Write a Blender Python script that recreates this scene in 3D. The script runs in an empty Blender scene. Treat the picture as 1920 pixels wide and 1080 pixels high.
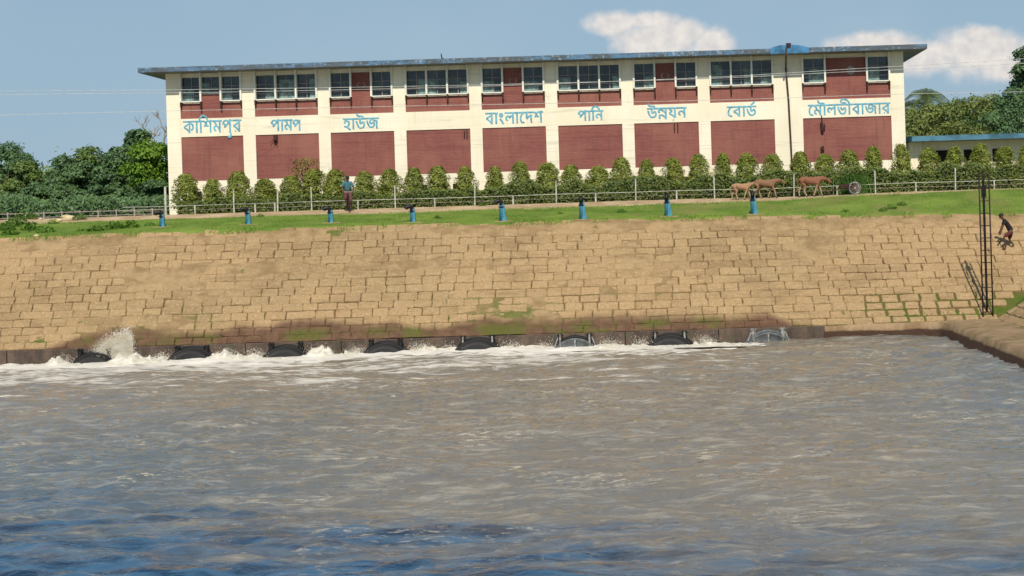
import bpy, bmesh, math, random
import numpy as np
from mathutils import Vector, Matrix
random.seed(7); rng = np.random.default_rng(7)
SC = bpy.context.scene; COL = SC.collection
R = math.radians

# ------------------------------------------------------------------ camera
ZC = 5.77; F = 3600.0; TH = 0.0305; CX, CY = 1232.0, 392.0      # eye height over the water, focal length in photo pixels, roll, principal point
cam = bpy.data.cameras.new('camera'); camo = bpy.data.objects.new('camera', cam); COL.objects.link(camo)
cam.sensor_fit = 'HORIZONTAL'; cam.sensor_width = 36; cam.lens = 36*F/1920
cam.shift_x = -(CX-960)/1920; cam.shift_y = -(540-CY)/1920
cam.clip_start = .5; cam.clip_end = 9000
camo.matrix_world = Matrix.Translation((0, 0, ZC)) @ Matrix.Rotation(R(90), 4, 'X') @ Matrix.Rotation(-TH, 4, 'Z')
SC.camera = camo
def at(px, py, D):                       # photo pixel + distance -> world point
    u = px-CX; v = CY-py; c, s = math.cos(TH), math.sin(TH)
    return Vector(((u*c+v*s)*D/F, D, ZC+(-u*s+v*c)*D/F))

# ------------------------------------------------------------------ sun + sky
SUN = Vector((.045, -.70, .70)).normalized()
EL = math.asin(SUN.z); AZ = math.atan2(SUN.x, SUN.y)
sl = bpy.data.lights.new('sun', 'SUN'); sl.energy = 4.3; sl.angle = R(.55); sl.color = (1, .93, .80)
so = bpy.data.objects.new('sun', sl); COL.objects.link(so); so.location = (0, -20, 60)
so.rotation_euler = SUN.to_track_quat('Z', 'Y').to_euler()
world = bpy.data.worlds.new('World'); SC.world = world; world.use_nodes = True
wn, wl = world.node_tree.nodes, world.node_tree.links; wn.clear()
wout = wn.new('ShaderNodeOutputWorld'); wbg = wn.new('ShaderNodeBackground'); sky = wn.new('ShaderNodeTexSky')
sky.sky_type = 'NISHITA'; sky.sun_disc = False; sky.sun_elevation = EL; sky.sun_rotation = AZ
sky.air_density = 1.0; sky.dust_density = .6; sky.ozone_density = 2.2; sky.altitude = 0
wbg.inputs[1].default_value = .085
def wnode(t, **k):
    n = wn.new(t)
    for a, b in k.items(): setattr(n, a, b)
    return n
def wmath(op, a, b=None, clamp=False):
    n = wnode('ShaderNodeMath', operation=op, use_clamp=clamp)
    for i, x in enumerate((a, b)):
        if x is None: continue
        if isinstance(x, (int, float)): n.inputs[i].default_value = x
        else: wl.new(x, n.inputs[i])
    return n.outputs[0]
tc = wnode('ShaderNodeTexCoord'); sep = wnode('ShaderNodeSeparateXYZ'); wl.new(tc.outputs['Generated'], sep.inputs[0])
ax = wmath('DIVIDE', sep.outputs[0], wmath('MAXIMUM', sep.outputs[1], .001)); az_ = wmath('DIVIDE', sep.outputs[2], wmath('MAXIMUM', sep.outputs[1], .001))
def cloud_blob(x, z, rx, rz):            # soft ellipse in direction space
    dx = wmath('DIVIDE', wmath('SUBTRACT', ax, x), rx); dz = wmath('DIVIDE', wmath('SUBTRACT', az_, z), rz)
    d = wmath('SQRT', wmath('ADD', wmath('MULTIPLY', dx, dx), wmath('MULTIPLY', dz, dz)))
    return wmath('SUBTRACT', 1.0, d)
def dirp(px, py): p = at(px, py, 1.0); return p.x, p.z-ZC
blobs = []
for px, py, rx, ry in [(1230, 75, 105, 56), (1150, 44, 66, 30), (1335, 84, 54, 42), (1215, 40, 80, 22), (1290, 60, 50, 34),
                       (1840, 100, 110, 62), (1640, 82, 100, 32), (1730, 108, 120, 40), (1845, 66, 55, 26), (1960, 100, 90, 50), (1900, 128, 120, 30),
                       (2300, 60, 260, 90), (-500, 90, 200, 60), (3000, 150, 400, 110)]:
    x, z = dirp(px, py); blobs.append(cloud_blob(x, z, rx/F, ry/F))
m = blobs[0]
for b in blobs[1:]: m = wmath('MAXIMUM', m, b)
cvec = wnode('ShaderNodeCombineXYZ'); wl.new(ax, cvec.inputs[0]); wl.new(az_, cvec.inputs[1])
n1 = wnode('ShaderNodeTexNoise'); n1.inputs['Scale'].default_value = 62; n1.inputs['Detail'].default_value = 7; n1.inputs['Roughness'].default_value = .6
wl.new(cvec.outputs[0], n1.inputs['Vector'])
n1b = wnode('ShaderNodeTexNoise'); n1b.inputs['Scale'].default_value = 160; n1b.inputs['Detail'].default_value = 4
wl.new(cvec.outputs[0], n1b.inputs['Vector'])
nd = wmath('MULTIPLY', wmath('SUBTRACT', n1.outputs[0], .5), 1.0)
mask = wnode('ShaderNodeMapRange'); mask.interpolation_type = 'SMOOTHSTEP'
mask.inputs['From Min'].default_value = -.04; mask.inputs['From Max'].default_value = .60
wl.new(wmath('ADD', m, nd), mask.inputs[0])
front = wmath('GREATER_THAN', sep.outputs[1], .02)
cm = wmath('MULTIPLY', wmath('MULTIPLY', mask.outputs[0], front), .80)
# thin high veil everywhere
n2 = wnode('ShaderNodeTexNoise'); n2.inputs['Scale'].default_value = 9; n2.inputs['Detail'].default_value = 5
wl.new(cvec.outputs[0], n2.inputs['Vector'])
ccol = wnode('ShaderNodeMix', data_type='RGBA')
ccol.inputs[6].default_value = (8.8, 8.2, 7.8, 1); ccol.inputs[7].default_value = (11.6, 10.4, 9.2, 1)
wl.new(wmath('MULTIPLY', wmath('SUBTRACT', n1b.outputs[0], .32), 2.6, True), ccol.inputs[0])
skm = wnode('ShaderNodeMix', data_type='RGBA', blend_type='MULTIPLY'); skm.inputs[0].default_value = 1
wl.new(sky.outputs[0], skm.inputs[6]); skm.inputs[7].default_value = (.62, .72, .80, 1)
# keep the near-horizon sky from washing out: even grey blue air
vm = wnode('ShaderNodeMix', data_type='RGBA'); vm.inputs[7].default_value = (4.0, 5.7, 7.3, 1)
veil = wnode('ShaderNodeMapRange'); wl.new(sep.outputs[2], veil.inputs[0])
veil.inputs['From Min'].default_value = .0; veil.inputs['From Max'].default_value = .75; veil.inputs['To Min'].default_value = .86; veil.inputs['To Max'].default_value = .15
wl.new(veil.outputs[0], vm.inputs[0]); wl.new(skm.outputs[2], vm.inputs[6])
wisp = wnode('ShaderNodeMix', data_type='RGBA'); wl.new(wmath('MULTIPLY', wmath('SUBTRACT', n2.outputs[0], .42), .4, True), wisp.inputs[0]); wl.new(vm.outputs[2], wisp.inputs[6]); wisp.inputs[7].default_value = (7.2, 7.6, 8.2, 1)
mixc = wnode('ShaderNodeMix', data_type='RGBA'); wl.new(cm, mixc.inputs[0]); wl.new(wisp.outputs[2], mixc.inputs[6]); wl.new(ccol.outputs[2], mixc.inputs[7])
wl.new(mixc.outputs[2], wbg.inputs[0]); wl.new(wbg.outputs[0], wout.inputs[0])
SC.view_settings.view_transform = 'Standard'; SC.view_settings.look = 'None'; SC.view_settings.exposure = 0; SC.view_settings.gamma = 1
SC.render.engine = 'CYCLES'; SC.cycles.max_bounces = 6; SC.cycles.transparent_max_bounces = 8

# ------------------------------------------------------------------ helpers
def tag(o, label=None, cat=None, group=None, kind=None):
    if label: o['label'] = label
    if cat: o['category'] = cat
    if group: o['group'] = group
    if kind: o['kind'] = kind
    return o
def empty(name, loc, rz=0):
    o = bpy.data.objects.new(name, None); COL.objects.link(o); o.location = loc; o.rotation_euler = (0, 0, rz); o.empty_display_size = .3
    return o
def link(name, me, mat, parent=None, loc=None):
    o = bpy.data.objects.new(name, me); COL.objects.link(o)
    if mat is not None and not me.materials: me.materials.append(mat)
    if parent is not None: o.parent = parent
    if loc is not None: o.location = loc
    return o
def copy_tree(o, parent=None):
    c = o.copy(); COL.objects.link(c)
    if parent is not None: c.parent = parent
    for ch in o.children: copy_tree(ch, c)
    return c
class MB:
    def __init__(s): s.v = []; s.f = []
    def add(s, V, Fc):
        k = len(s.v); s.v += [tuple(x) for x in V]; s.f += [tuple(i+k for i in f) for f in Fc]
    def box(s, x0, x1, y0, y1, z0, z1):
        s.add([(x0,y0,z0),(x1,y0,z0),(x1,y1,z0),(x0,y1,z0),(x0,y0,z1),(x1,y0,z1),(x1,y1,z1),(x0,y1,z1)],
              [(0,3,2,1),(4,5,6,7),(0,1,5,4),(1,2,6,5),(2,3,7,6),(3,0,4,7)]); return s
    def tube(s, pts, rad, n=8, closed=False, cap=True, flat=1.0):
        pts = [Vector(p) for p in pts]; N = len(pts); k = len(s.v)
        rs = rad if isinstance(rad, (list, tuple)) else [rad]*N
        up0 = None
        for i, p in enumerate(pts):
            if closed: d = pts[(i+1) % N]-pts[i-1]
            else: d = pts[min(i+1, N-1)]-pts[max(i-1, 0)]
            if d.length < 1e-9: d = Vector((0, 0, 1))
            d.normalize()
            ref = Vector((0, 1, 0)) if abs(d.y) < .9 else Vector((1, 0, 0))
            a = d.cross(ref).normalized(); b = a.cross(d).normalized()
            for j in range(n):
                t = 2*math.pi*j/n; q = p+a*math.cos(t)*rs[i]+b*math.sin(t)*rs[i]*flat; s.v.append(tuple(q))
        for i in range(N if closed else N-1):
            i2 = (i+1) % N
            for j in range(n):
                j2 = (j+1) % n; s.f.append((k+i*n+j, k+i*n+j2, k+i2*n+j2, k+i2*n+j))
        if cap and not closed:
            s.f.append(tuple(k+j for j in range(n))); s.f.append(tuple(k+(N-1)*n+j for j in reversed(range(n))))
        return s
    def ring(s, c, r, t, axis='y', n=28, m=6):
        pts = []
        for i in range(n):
            a = 2*math.pi*i/n
            o = {'y': (math.cos(a)*r, 0, math.sin(a)*r), 'x': (0, math.cos(a)*r, math.sin(a)*r), 'z': (math.cos(a)*r, math.sin(a)*r, 0)}[axis]
            pts.append(Vector(c)+Vector(o))
        return s.tube(pts, t, m, closed=True)
    def mesh(s, name='m', smooth=False):
        me = bpy.data.meshes.new(name); me.from_pydata(s.v, [], s.f); me.validate(); me.update()
        if smooth: me.polygons.foreach_set('use_smooth', [True]*len(me.polygons))
        return me
    def build(s, name, mat, parent=None, smooth=False, bevel=0, loc=None):
        me = s.mesh(name, smooth)
        bm = bmesh.new(); bm.from_mesh(me); bmesh.ops.recalc_face_normals(bm, faces=bm.faces)
        if bevel: bmesh.ops.bevel(bm, geom=bm.edges[:], offset=bevel, segments=1, affect='EDGES', clamp_overlap=True)
        bm.to_mesh(me); bm.free()
        if smooth: me.polygons.foreach_set('use_smooth', [True]*len(me.polygons))
        return link(name, me, mat, parent, loc)
def np_mesh(name, V, n):                 # V: (k*n,3) array, every n verts one face
    me = bpy.data.meshes.new(name); N = len(V); k = N//n
    me.vertices.add(N); me.vertices.foreach_set('co', np.asarray(V, dtype=np.float32).ravel())
    me.loops.add(N); me.loops.foreach_set('vertex_index', np.arange(N, dtype=np.int32))
    me.polygons.add(k); me.polygons.foreach_set('loop_start', np.arange(0, N, n, dtype=np.int32)); me.polygons.foreach_set('loop_total', np.full(k, n, dtype=np.int32))
    me.update(calc_edges=True); return me
def grid_mesh(name, X, Y, Z, smooth=True):     # 2-D arrays
    r, c = X.shape; me = bpy.data.meshes.new(name)
    V = np.stack([X, Y, Z], -1).reshape(-1, 3).astype(np.float32)
    idx = np.arange(r*c).reshape(r, c); q = np.stack([idx[:-1, :-1], idx[:-1, 1:], idx[1:, 1:], idx[1:, :-1]], -1).reshape(-1, 4).astype(np.int32)
    me.vertices.add(len(V)); me.vertices.foreach_set('co', V.ravel()); k = len(q)
    me.loops.add(k*4); me.loops.foreach_set('vertex_index', q.ravel())
    me.polygons.add(k); me.polygons.foreach_set('loop_start', np.arange(0, 4*k, 4, dtype=np.int32)); me.polygons.foreach_set('loop_total', np.full(k, 4, dtype=np.int32))
    me.update(calc_edges=True)
    if smooth: me.polygons.foreach_set('use_smooth', np.ones(k, dtype=bool))
    return me
def smooth_pts(p, k=5):                  # Catmull-Rom
    p = [Vector(a) for a in p]
    if len(p) < 3: return p
    q = [p[0]*2-p[1]]+p+[p[-1]*2-p[-2]]; out = []
    for i in range(1, len(q)-2):
        for j in range(k):
            t = j/k; a, b, c, d = q[i-1], q[i], q[i+1], q[i+2]
            out.append(.5*((2*b)+(c-a)*t+(2*a-5*b+4*c-d)*t*t+(3*b-a-3*c+d)*t**3))
    out.append(p[-1]); return out
# smooth 2-D value noise in numpy
_tab = rng.random((256, 256))
def vnoise(x, y):
    xi = np.floor(x).astype(int); yi = np.floor(y).astype(int); fx = x-xi; fy = y-yi
    fx = fx*fx*(3-2*fx); fy = fy*fy*(3-2*fy); g = lambda a, b: _tab[a % 256, b % 256]
    return (g(xi, yi)*(1-fx)+g(xi+1, yi)*fx)*(1-fy)+(g(xi, yi+1)*(1-fx)+g(xi+1, yi+1)*fx)*fy
def fbm(x, y, o=4):
    t = 0; a = .5; s = 0
    for i in range(o): t = t+a*vnoise(x*2**i+17*i, y*2**i+31*i); s += a; a *= .5
    return t/s

# ------------------------------------------------------------------ materials
class NT:
    def __init__(s, name, rough=.8, spec=.3):
        s.m = bpy.data.materials.new(name); s.m.use_nodes = True; s.n = s.m.node_tree.nodes; s.l = s.m.node_tree.links
        s.b = s.n['Principled BSDF']; s.b.inputs['Roughness'].default_value = rough; s.b.inputs['Specular IOR Level'].default_value = spec
        s.tc = s.n.new('ShaderNodeTexCoord'); s.geo = s.n.new('ShaderNodeNewGeometry')
    def put(s, x, sock):
        if isinstance(x, (int, float)): sock.default_value = x
        elif isinstance(x, tuple): sock.default_value = x if len(x) == 4 else (*x, 1)
        else: s.l.new(x, sock)
    def vec(s, scale=(1, 1, 1), src='Object', loc=(0, 0, 0)):
        mp = s.n.new('ShaderNodeMapping'); s.l.new(s.tc.outputs[src] if src != 'P' else s.geo.outputs['Position'], mp.inputs[0])
        mp.inputs['Scale'].default_value = scale; mp.inputs['Location'].default_value = loc; return mp.outputs[0]
    def noise(s, scale, detail=4, rough=.55, vec=None, dist=0):
        n = s.n.new('ShaderNodeTexNoise'); n.inputs['Scale'].default_value = scale; n.inputs['Detail'].default_value = detail; n.inputs['Roughness'].default_value = rough
        n.inputs['Distortion'].default_value = dist
        s.l.new(vec if vec is not None else s.vec(), n.inputs['Vector']); return n.outputs[0]
    def ramp(s, x, a, b, lo=0., hi=1., smooth=True):
        n = s.n.new('ShaderNodeMapRange'); n.interpolation_type = 'SMOOTHSTEP' if smooth else 'LINEAR'
        s.put(x, n.inputs[0]); n.inputs[1].default_value = a; n.inputs[2].default_value = b; n.inputs[3].default_value = lo; n.inputs[4].default_value = hi; return n.outputs[0]
    def mix(s, f, a, b, blend='MIX'):
        n = s.n.new('ShaderNodeMix'); n.data_type = 'RGBA'; n.blend_type = blend; s.put(f, n.inputs[0]); s.put(a, n.inputs[6]); s.put(b, n.inputs[7]); return n.outputs[2]
    def math(s, op, a, b=0., clamp=False):
        n = s.n.new('ShaderNodeMath'); n.operation = op; n.use_clamp = clamp; s.put(a, n.inputs[0]); s.put(b, n.inputs[1]); return n.outputs[0]
    def pos(s):
        n = s.n.new('ShaderNodeSeparateXYZ'); s.l.new(s.geo.outputs['Position'], n.inputs[0]); return n.outputs
    def island(s): return s.geo.outputs['Random Per Island']
    def color(s, c): s.put(c, s.b.inputs['Base Color']); return s
    def bump(s, h, dist=.02, strength=1.):
        n = s.n.new('ShaderNodeBump'); n.inputs['Distance'].default_value = dist; n.inputs['Strength'].default_value = strength
        s.l.new(h, n.inputs['Height']); s.l.new(n.outputs[0], s.b.inputs['Normal']); return s
def simple(name, c, rough=.7, var=.25, scale=3., metal=0., bump=0.):
    t = NT(name, rough); d = tuple(x*(1-var) for x in c); u = tuple(min(1, x*(1+var*.6)) for x in c)
    t.color(t.mix(t.ramp(t.noise(scale, 5), .3, .7), d, u)); t.b.inputs['Metallic'].default_value = metal
    if bump: t.bump(t.noise(scale*6, 4), bump)
    return t.m
def foliage(name, dark, light, trans=.25, scale=.6, third=None):
    t = NT(name, .55, .35); big = t.noise(scale, 3, vec=t.vec(src='P'))
    c = t.mix(t.ramp(big, .35, .65), dark, light); c = t.mix(t.math('MULTIPLY', t.island(), .75), c, tuple(x*1.5 for x in light))
    if third: c = t.mix(t.ramp(t.noise(scale*3, 2, vec=t.vec(src='P', loc=(9, 4, 2))), .55, .7), c, third)
    t.color(c); tr = t.n.new('ShaderNodeBsdfTranslucent'); t.l.new(c, tr.inputs[0]) if not isinstance(c, tuple) else None
    ms = t.n.new('ShaderNodeMixShader'); ms.inputs[0].default_value = trans
    t.l.new(t.b.outputs[0], ms.inputs[1]); t.l.new(tr.outputs[0], ms.inputs[2]); t.l.new(ms.outputs[0], t.n['Material Output'].inputs[0])
    return t.m
M = {}
# cream painted render with faint course lines and dirt streaks
t = NT('cream_paint', .75); P = t.pos()
c = t.mix(t.ramp(t.noise(.7, 5, vec=t.vec((1, 1, .5))), .35, .7), (.83, .755, .58), (.90, .83, .67))
st = t.noise(5, 4, vec=t.vec((1.6, 1.6, .12)))
c = t.mix(t.ramp(st, .55, .78, 0, .28), c, (.44, .38, .27))
sq = t.noise(1, 2, vec=t.vec((.03, .03, 1.35))); c = t.mix(t.ramp(t.math('ABSOLUTE', t.math('SUBTRACT', sq, .5)), .012, .0, 0, .35), c, (.5, .45, .33))
c = t.mix(t.ramp(t.noise(2.2, 6), .6, .75, 0, .25), c, (.55, .5, .38))
t.color(c).bump(t.noise(14, 4), .006); M['cream'] = t.m
# brick-red painted panel with thin horizontal course lines
t = NT('maroon_brick', .8)
br = t.n.new('ShaderNodeTexBrick'); br.inputs['Scale'].default_value = 1; br.inputs['Brick Width'].default_value = .25; br.inputs['Row Height'].default_value = .078
br.inputs['Mortar Size'].default_value = .008; br.inputs['Color1'].default_value = (.30, .105, .085, 1); br.inputs['Color2'].default_value = (.25, .085, .075, 1); br.inputs['Mortar'].default_value = (.15, .052, .046, 1)
mp = t.n.new('ShaderNodeMapping'); mp.inputs['Rotation'].default_value = (R(90), 0, 0); t.l.new(t.tc.outputs['Object'], mp.inputs[0]); t.l.new(mp.outputs[0], br.inputs['Vector'])
row = t.noise(1, 3, vec=t.vec((.12, .1, 7)))
c = t.mix(t.ramp(row, .5, .68, 0, .55), br.outputs[0], (.155, .046, .045))
c = t.mix(t.ramp(t.noise(.45, 5), .35, .75, 0, .55), c, (.35, .155, .11)); c = t.mix(t.ramp(t.noise(4, 4, vec=t.vec((1.5, 1, .15))), .5, .75, 0, .35), c, (.13, .05, .045)); t.color(c); t.bump(t.noise(20, 3), .004); M['brick'] = t.m
M['soffit'] = simple('soffit_grey', (.22, .23, .23), .9)
# fascia: weathered blue paint over grey concrete
t = NT('fascia_paint', .7); v = t.vec((1, .3, 2.2))
pn = t.noise(1.3, 6, .7, vec=v)
c = t.mix(t.ramp(pn, .46, .54), (.075, .10, .125), (.09, .19, .32)); c = t.mix(t.ramp(t.noise(4.5, 6, .75, vec=t.vec((1.3, .3, 1.2))), .56, .62, 0, .75), c, (.42, .45, .45))
c = t.mix(t.ramp(t.noise(.45, 3, vec=v), .45, .6, 0, .55), c, (.10, .11, .12)); t.color(c); M['fascia'] = t.m
M['bluepaint'] = simple('blue_paint', (.055, .20, .38), .6, .5, 2)
M['bluelow'] = simple('blue_fascia_low_roof', (.07, .18, .26), .7, .5, 1.2)
M['white'] = simple('white_paint', (.80, .78, .70), .6, .12); M['railpaint'] = simple('worn_rail_paint', (.50, .50, .43), .7, .35, 3)
t = NT('window_glass', .12, .6); c = t.mix(t.ramp(t.noise(1.1, 4), .35, .7), (.010, .016, .018), (.05, .075, .08)); t.color(c); M['glass'] = t.m
M['curtain'] = simple('curtain', (.20, .30, .29), .9, .5, 4)
M['dark'] = simple('dark_void', (.015, .014, .013), .9)
M['fixture'] = simple('rusty_fixture', (.05, .02, .016), .8)
M['letters'] = simple('sign_blue_paint', (.16, .42, .54), .7, .3, 5)
M['pipe'] = simple('downpipe', (.06, .045, .035), .6)
M['fan'] = simple('fan_grey', (.38, .30, .28), .7)
t = NT('vent_blue', .6); P = t.pos(); c = t.mix(t.ramp(t.noise(3, 5), .35, .7), (.02, .11, .16), (.04, .20, .31))
c = t.mix(t.ramp(t.noise(6, 4), .62, .75, 0, .7), c, (.25, .28, .25)); t.color(c); M['ventblue'] = t.m
M['ventlight'] = simple('vent_blue_pale', (.06, .24, .33), .6, .3, 4)
M['black'] = simple('black_iron', (.012, .011, .012), .5, .4, 4)
M['rust'] = simple('rusted_black_steel', (.03, .016, .011), .7, .5, 2)
M['gate'] = simple('wet_cast_iron', (.010, .010, .011), .6, .4, 4)
M['gatelit'] = simple('grey_cast_iron', (.11, .12, .125), .55, .45, 4)
M['gatewhite'] = simple('chalky_bracket', (.26, .26, .25), .7, .6, 6)
# block revetment
def concrete_mat(name):
    t = NT(name, .9, .15); P = t.pos()
    isl = t.island()
    c = t.mix(isl, (.31, .205, .10), (.47, .325, .165)); c = t.mix(t.ramp(t.noise(.22, 4, vec=t.vec(src='P')), .4, .65, 0, .65), c, (.44, .31, .155))
    c = t.mix(t.ramp(t.noise(.16, 4, vec=t.vec(src='P', loc=(3, 7, 1))), .48, .68, 0, .4), c, (.42, .29, .16))
    c = t.mix(t.ramp(t.noise(1.8, 6, .75, vec=t.vec((1, 1, 2), src='P')), .5, .72, 0, .45), c, (.34, .23, .12))
    c = t.mix(t.ramp(t.noise(4.5, 6, .75, vec=t.vec(src='P')), .54, .68, 0, .7), c, (.60, .44, .28))
    c = t.mix(t.ramp(t.noise(3.7, 6, .75, vec=t.vec((1, 1, 1.6), src='P', loc=(4, 4, 7))), .56, .68, 0, .55), c, (.28, .185, .10))
    c = t.mix(t.ramp(t.noise(.11, 3, vec=t.vec(src='P', loc=(1, 9, 3))), .44, .58, 0, .55), c, (.51, .34, .175))
    c = t.mix(t.ramp(t.noise(9, 4, .8, vec=t.vec(src='P')), .50, .62, 0, .5), c, (.26, .175, .09))
    c = t.mix(t.ramp(t.noise(8, 4, .8, vec=t.vec(src='P', loc=(3, 3, 3))), .53, .64, 0, .55), c, (.66, .50, .33))
    c = t.mix(t.ramp(t.noise(1.2, 5, .7, vec=t.vec((.7, .7, 5), src='P')), .56, .66, 0, .5), c, (.27, .18, .095))
    c = t.mix(t.ramp(t.noise(.7, 7, .78, vec=t.vec((.45, .45, 2.6), src='P', loc=(5, 1, 2))), .50, .66, 0, .6), c, (.27, .175, .09))
    return t, c, P
def stain(t, c, P):
    # wet, silted band just above the outfall wall; its top edge wanders
    w = t.noise(.16, 3, .45, vec=t.vec((1, 0, 0), src='P')); w2 = t.noise(.9, 4, vec=t.vec((1, .2, 1), src='P'))
    lim = t.math('ADD', t.math('ADD', .80, t.math('MULTIPLY', t.ramp(w, .3, .7), .55)), t.math('MULTIPLY', t.math('SUBTRACT', w2, .5), .5))
    xm = t.math('MULTIPLY', t.ramp(P[0], -27.5, -24), t.ramp(P[0], 6.6, 4.2)); lim = t.math('ADD', t.math('MULTIPLY', lim, xm), t.math('MULTIPLY', t.math('SUBTRACT', 1., xm), .3))
    d = t.math('SUBTRACT', lim, P[2])
    k = t.ramp(d, -.30, .12)
    wet = t.mix(t.ramp(t.noise(2.5, 5, vec=t.vec((1, 1, .5), src='P')), .3, .7), (.135, .075, .048), (.20, .115, .07))
    g = t.math('MULTIPLY', t.ramp(t.noise(.33, 4, .6, vec=t.vec((1, .4, 1), src='P', loc=(3.5, 0, 0))), .47, .6), t.ramp(P[2], 1.25, .85))
    wet = t.mix(t.math('MULTIPLY', g, .85), wet, (.125, .135, .03))
    return t.mix(k, c, wet)
t, c, P = concrete_mat('revetment_block'); c = stain(t, c, P); t.color(c)
t.bump(t.math('ADD', t.noise(3, 6, .7, vec=t.vec(src='P')), t.math('MULTIPLY', t.noise(12, 5, .7, vec=t.vec(src='P')), .5)), .085); M['block'] = t.m
t = NT('joint_soil', .95, .1); P = t.pos()
sand = t.mix(t.ramp(t.noise(1.1, 6, .7, vec=t.vec(src='P')), .35, .65), (.31, .21, .105), (.47, .325, .175))
soil = t.mix(t.noise(3, 3, vec=t.vec(src='P')), (.135, .09, .04), (.21, .14, .065))
fa = t.n.new('ShaderNodeAttribute'); fa.attribute_name = 'silt_fill'
c = t.mix(t.math('ADD', fa.outputs['Fac'], t.math('MULTIPLY', t.math('SUBTRACT', t.noise(4, 5, .75, vec=t.vec(src='P', loc=(2, 5, 9))), .5), .9), True), soil, sand)
mossy = t.math('MULTIPLY', t.ramp(P[0], 7.5, 11.5), t.ramp(P[2], 2.4, 1.5)); sp = t.ramp(t.noise(.7, 4, vec=t.vec(src='P', loc=(8, 1, 4))), .66, .72)
lower = t.math('MULTIPLY', t.ramp(P[2], 3.2, 1.2), t.ramp(t.noise(.8, 3, vec=t.vec(src='P', loc=(1, 1, 4))), .5, .62))
mossy = t.math('MULTIPLY', mossy, t.ramp(t.noise(1.1, 4, .7, vec=t.vec((.6, .6, 2), src='P', loc=(6, 6, 6))), .40, .56))
mm = t.math('MAXIMUM', t.math('MAXIMUM', mossy, t.math('MULTIPLY', sp, .8)), t.math('MULTIPLY', lower, .8))
c = t.mix(mm, c, t.mix(t.noise(6, 3, vec=t.vec(src='P')), (.06, .10, .012), (.15, .19, .04)))
c = stain(t, c, P); t.color(c); t.bump(t.math('ADD', t.noise(2.5, 6, .75, vec=t.vec(src='P')), t.math('MULTIPLY', t.noise(9, 5, .7, vec=t.vec(src='P')), .5)), .14); M['joint'] = t.m
t = NT('outfall_wall_concrete', .6, .4); P = t.pos()
c = t.mix(t.ramp(t.noise(1.6, 6, .7, vec=t.vec((1, 1, .35), src='P')), .3, .7), (.045, .03, .024), (.125, .085, .062)); c = t.mix(t.ramp(t.noise(2.2, 4, vec=t.vec(src='P')), .55, .7, 0, .5), c, (.07, .08, .04))
t.color(c); t.bump(t.noise(7, 5, vec=t.vec(src='P')), .03); M['wetwall'] = t.m
t = NT('ledge_concrete', .85, .2); P = t.pos()
c = t.mix(t.ramp(t.noise(1.2, 6, .7, vec=t.vec((1, 1, .5), src='P')), .3, .7), (.25, .165, .09), (.43, .30, .18))
g_ = t.math('MULTIPLY', t.ramp(t.noise(.9, 5, .7, vec=t.vec(src='P', loc=(2, 2, 2))), .52, .62), t.ramp(P[0], 11., 13.5)); c = t.mix(t.math('MULTIPLY', g_, .7), c, (.12, .14, .035))
c = t.mix(t.ramp(t.math('ADD', P[2], t.math('MULTIPLY', t.noise(.6, 5, vec=t.vec(src='P')), .25)), .50, .40), c, (.085, .048, .032)); t.color(c)
t.bump(t.noise(3, 6, .75, vec=t.vec(src='P')), .12); M['ledge'] = t.m
# grass ground, path, soil
t = NT('turf', .9, .1); c = t.mix(t.ramp(t.noise(.5, 6, .65, vec=t.vec((1, 1, 1), src='P')), .35, .68), (.11, .175, .028), (.19, .26, .05))
c = t.mix(t.ramp(t.noise(.25, 5, .6, vec=t.vec((1, .5, 1), src='P', loc=(1, 3, 0))), .52, .66, 0, .6), c, (.24, .21, .08))
c = t.mix(t.ramp(t.noise(.9, 4, vec=t.vec(src='P', loc=(5, 0, 0))), .62, .72, 0, .7), c, (.21, .16, .075)); t.color(c); t.bump(t.noise(8, 4), .05); M['turf'] = t.m
t = NT('sand_path', .95, .1); c = t.mix(t.ramp(t.noise(.9, 6, .65, vec=t.vec(src='P')), .35, .68), (.38, .27, .16), (.56, .42, .27))
c = t.mix(t.ramp(t.noise(1.7, 5, vec=t.vec(src='P', loc=(5, 2, 0))), .6, .7, 0, .6), c, (.17, .16, .06)); t.color(c); t.bump(t.noise(8, 4), .03); M['path'] = t.m
t = NT('yard_soil', .95, .1); t.color(t.mix(t.ramp(t.noise(.3, 5, vec=t.vec(src='P')), .35, .68), (.10, .14, .035), (.22, .19, .09))); M['yard'] = t.m
M['grass'] = foliage('grass_blades', (.115, .21, .028), (.20, .31, .05), .3, .5)
M['moss'] = foliage('moss_tufts', (.05, .10, .012), (.11, .17, .03), .2, .8)
M['weed'] = foliage('weed_leaves', (.05, .12, .015), (.11, .22, .03), .3, .8)
M['shrub'] = foliage('shrub_leaves', (.11, .16, .024), (.25, .29, .052), .35, 1.6, (.27, .23, .06))
M['hedge'] = foliage('hedge_leaves', (.065, .11, .026), (.155, .20, .052), .3, 1.2, (.15, .14, .05))
M['tree_dark'] = foliage('dark_leaves', (.048, .098, .045), (.10, .175, .065), .2, .5)
M['tree_mid'] = foliage('mid_leaves', (.07, .125, .032), (.14, .205, .05), .25, .5)
M['tree_lime'] = foliage('lime_leaves', (.07, .15, .015), (.14, .25, .025), .3, .5)
M['bamboo'] = foliage('bamboo_leaves', (.10, .14, .04), (.21, .25, .07), .3, .5)
M['palm'] = foliage('palm_leaves', (.04, .07, .02), (.10, .14, .04), .2, .8)
M['reed'] = foliage('reed_leaves', (.035, .09, .015), (.09, .18, .035), .3, 1.2)
M['bark'] = simple('bark', (.10, .075, .05), .9, .4, 4)
M['palebark'] = simple('pale_bark', (.33, .28, .22), .9, .3, 4)
M['stone'] = simple('pale_stone', (.55, .45, .27), .9, .3, 3, bump=.03)
M['cable'] = simple('cable_grey', (.55, .55, .52), .6)

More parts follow.
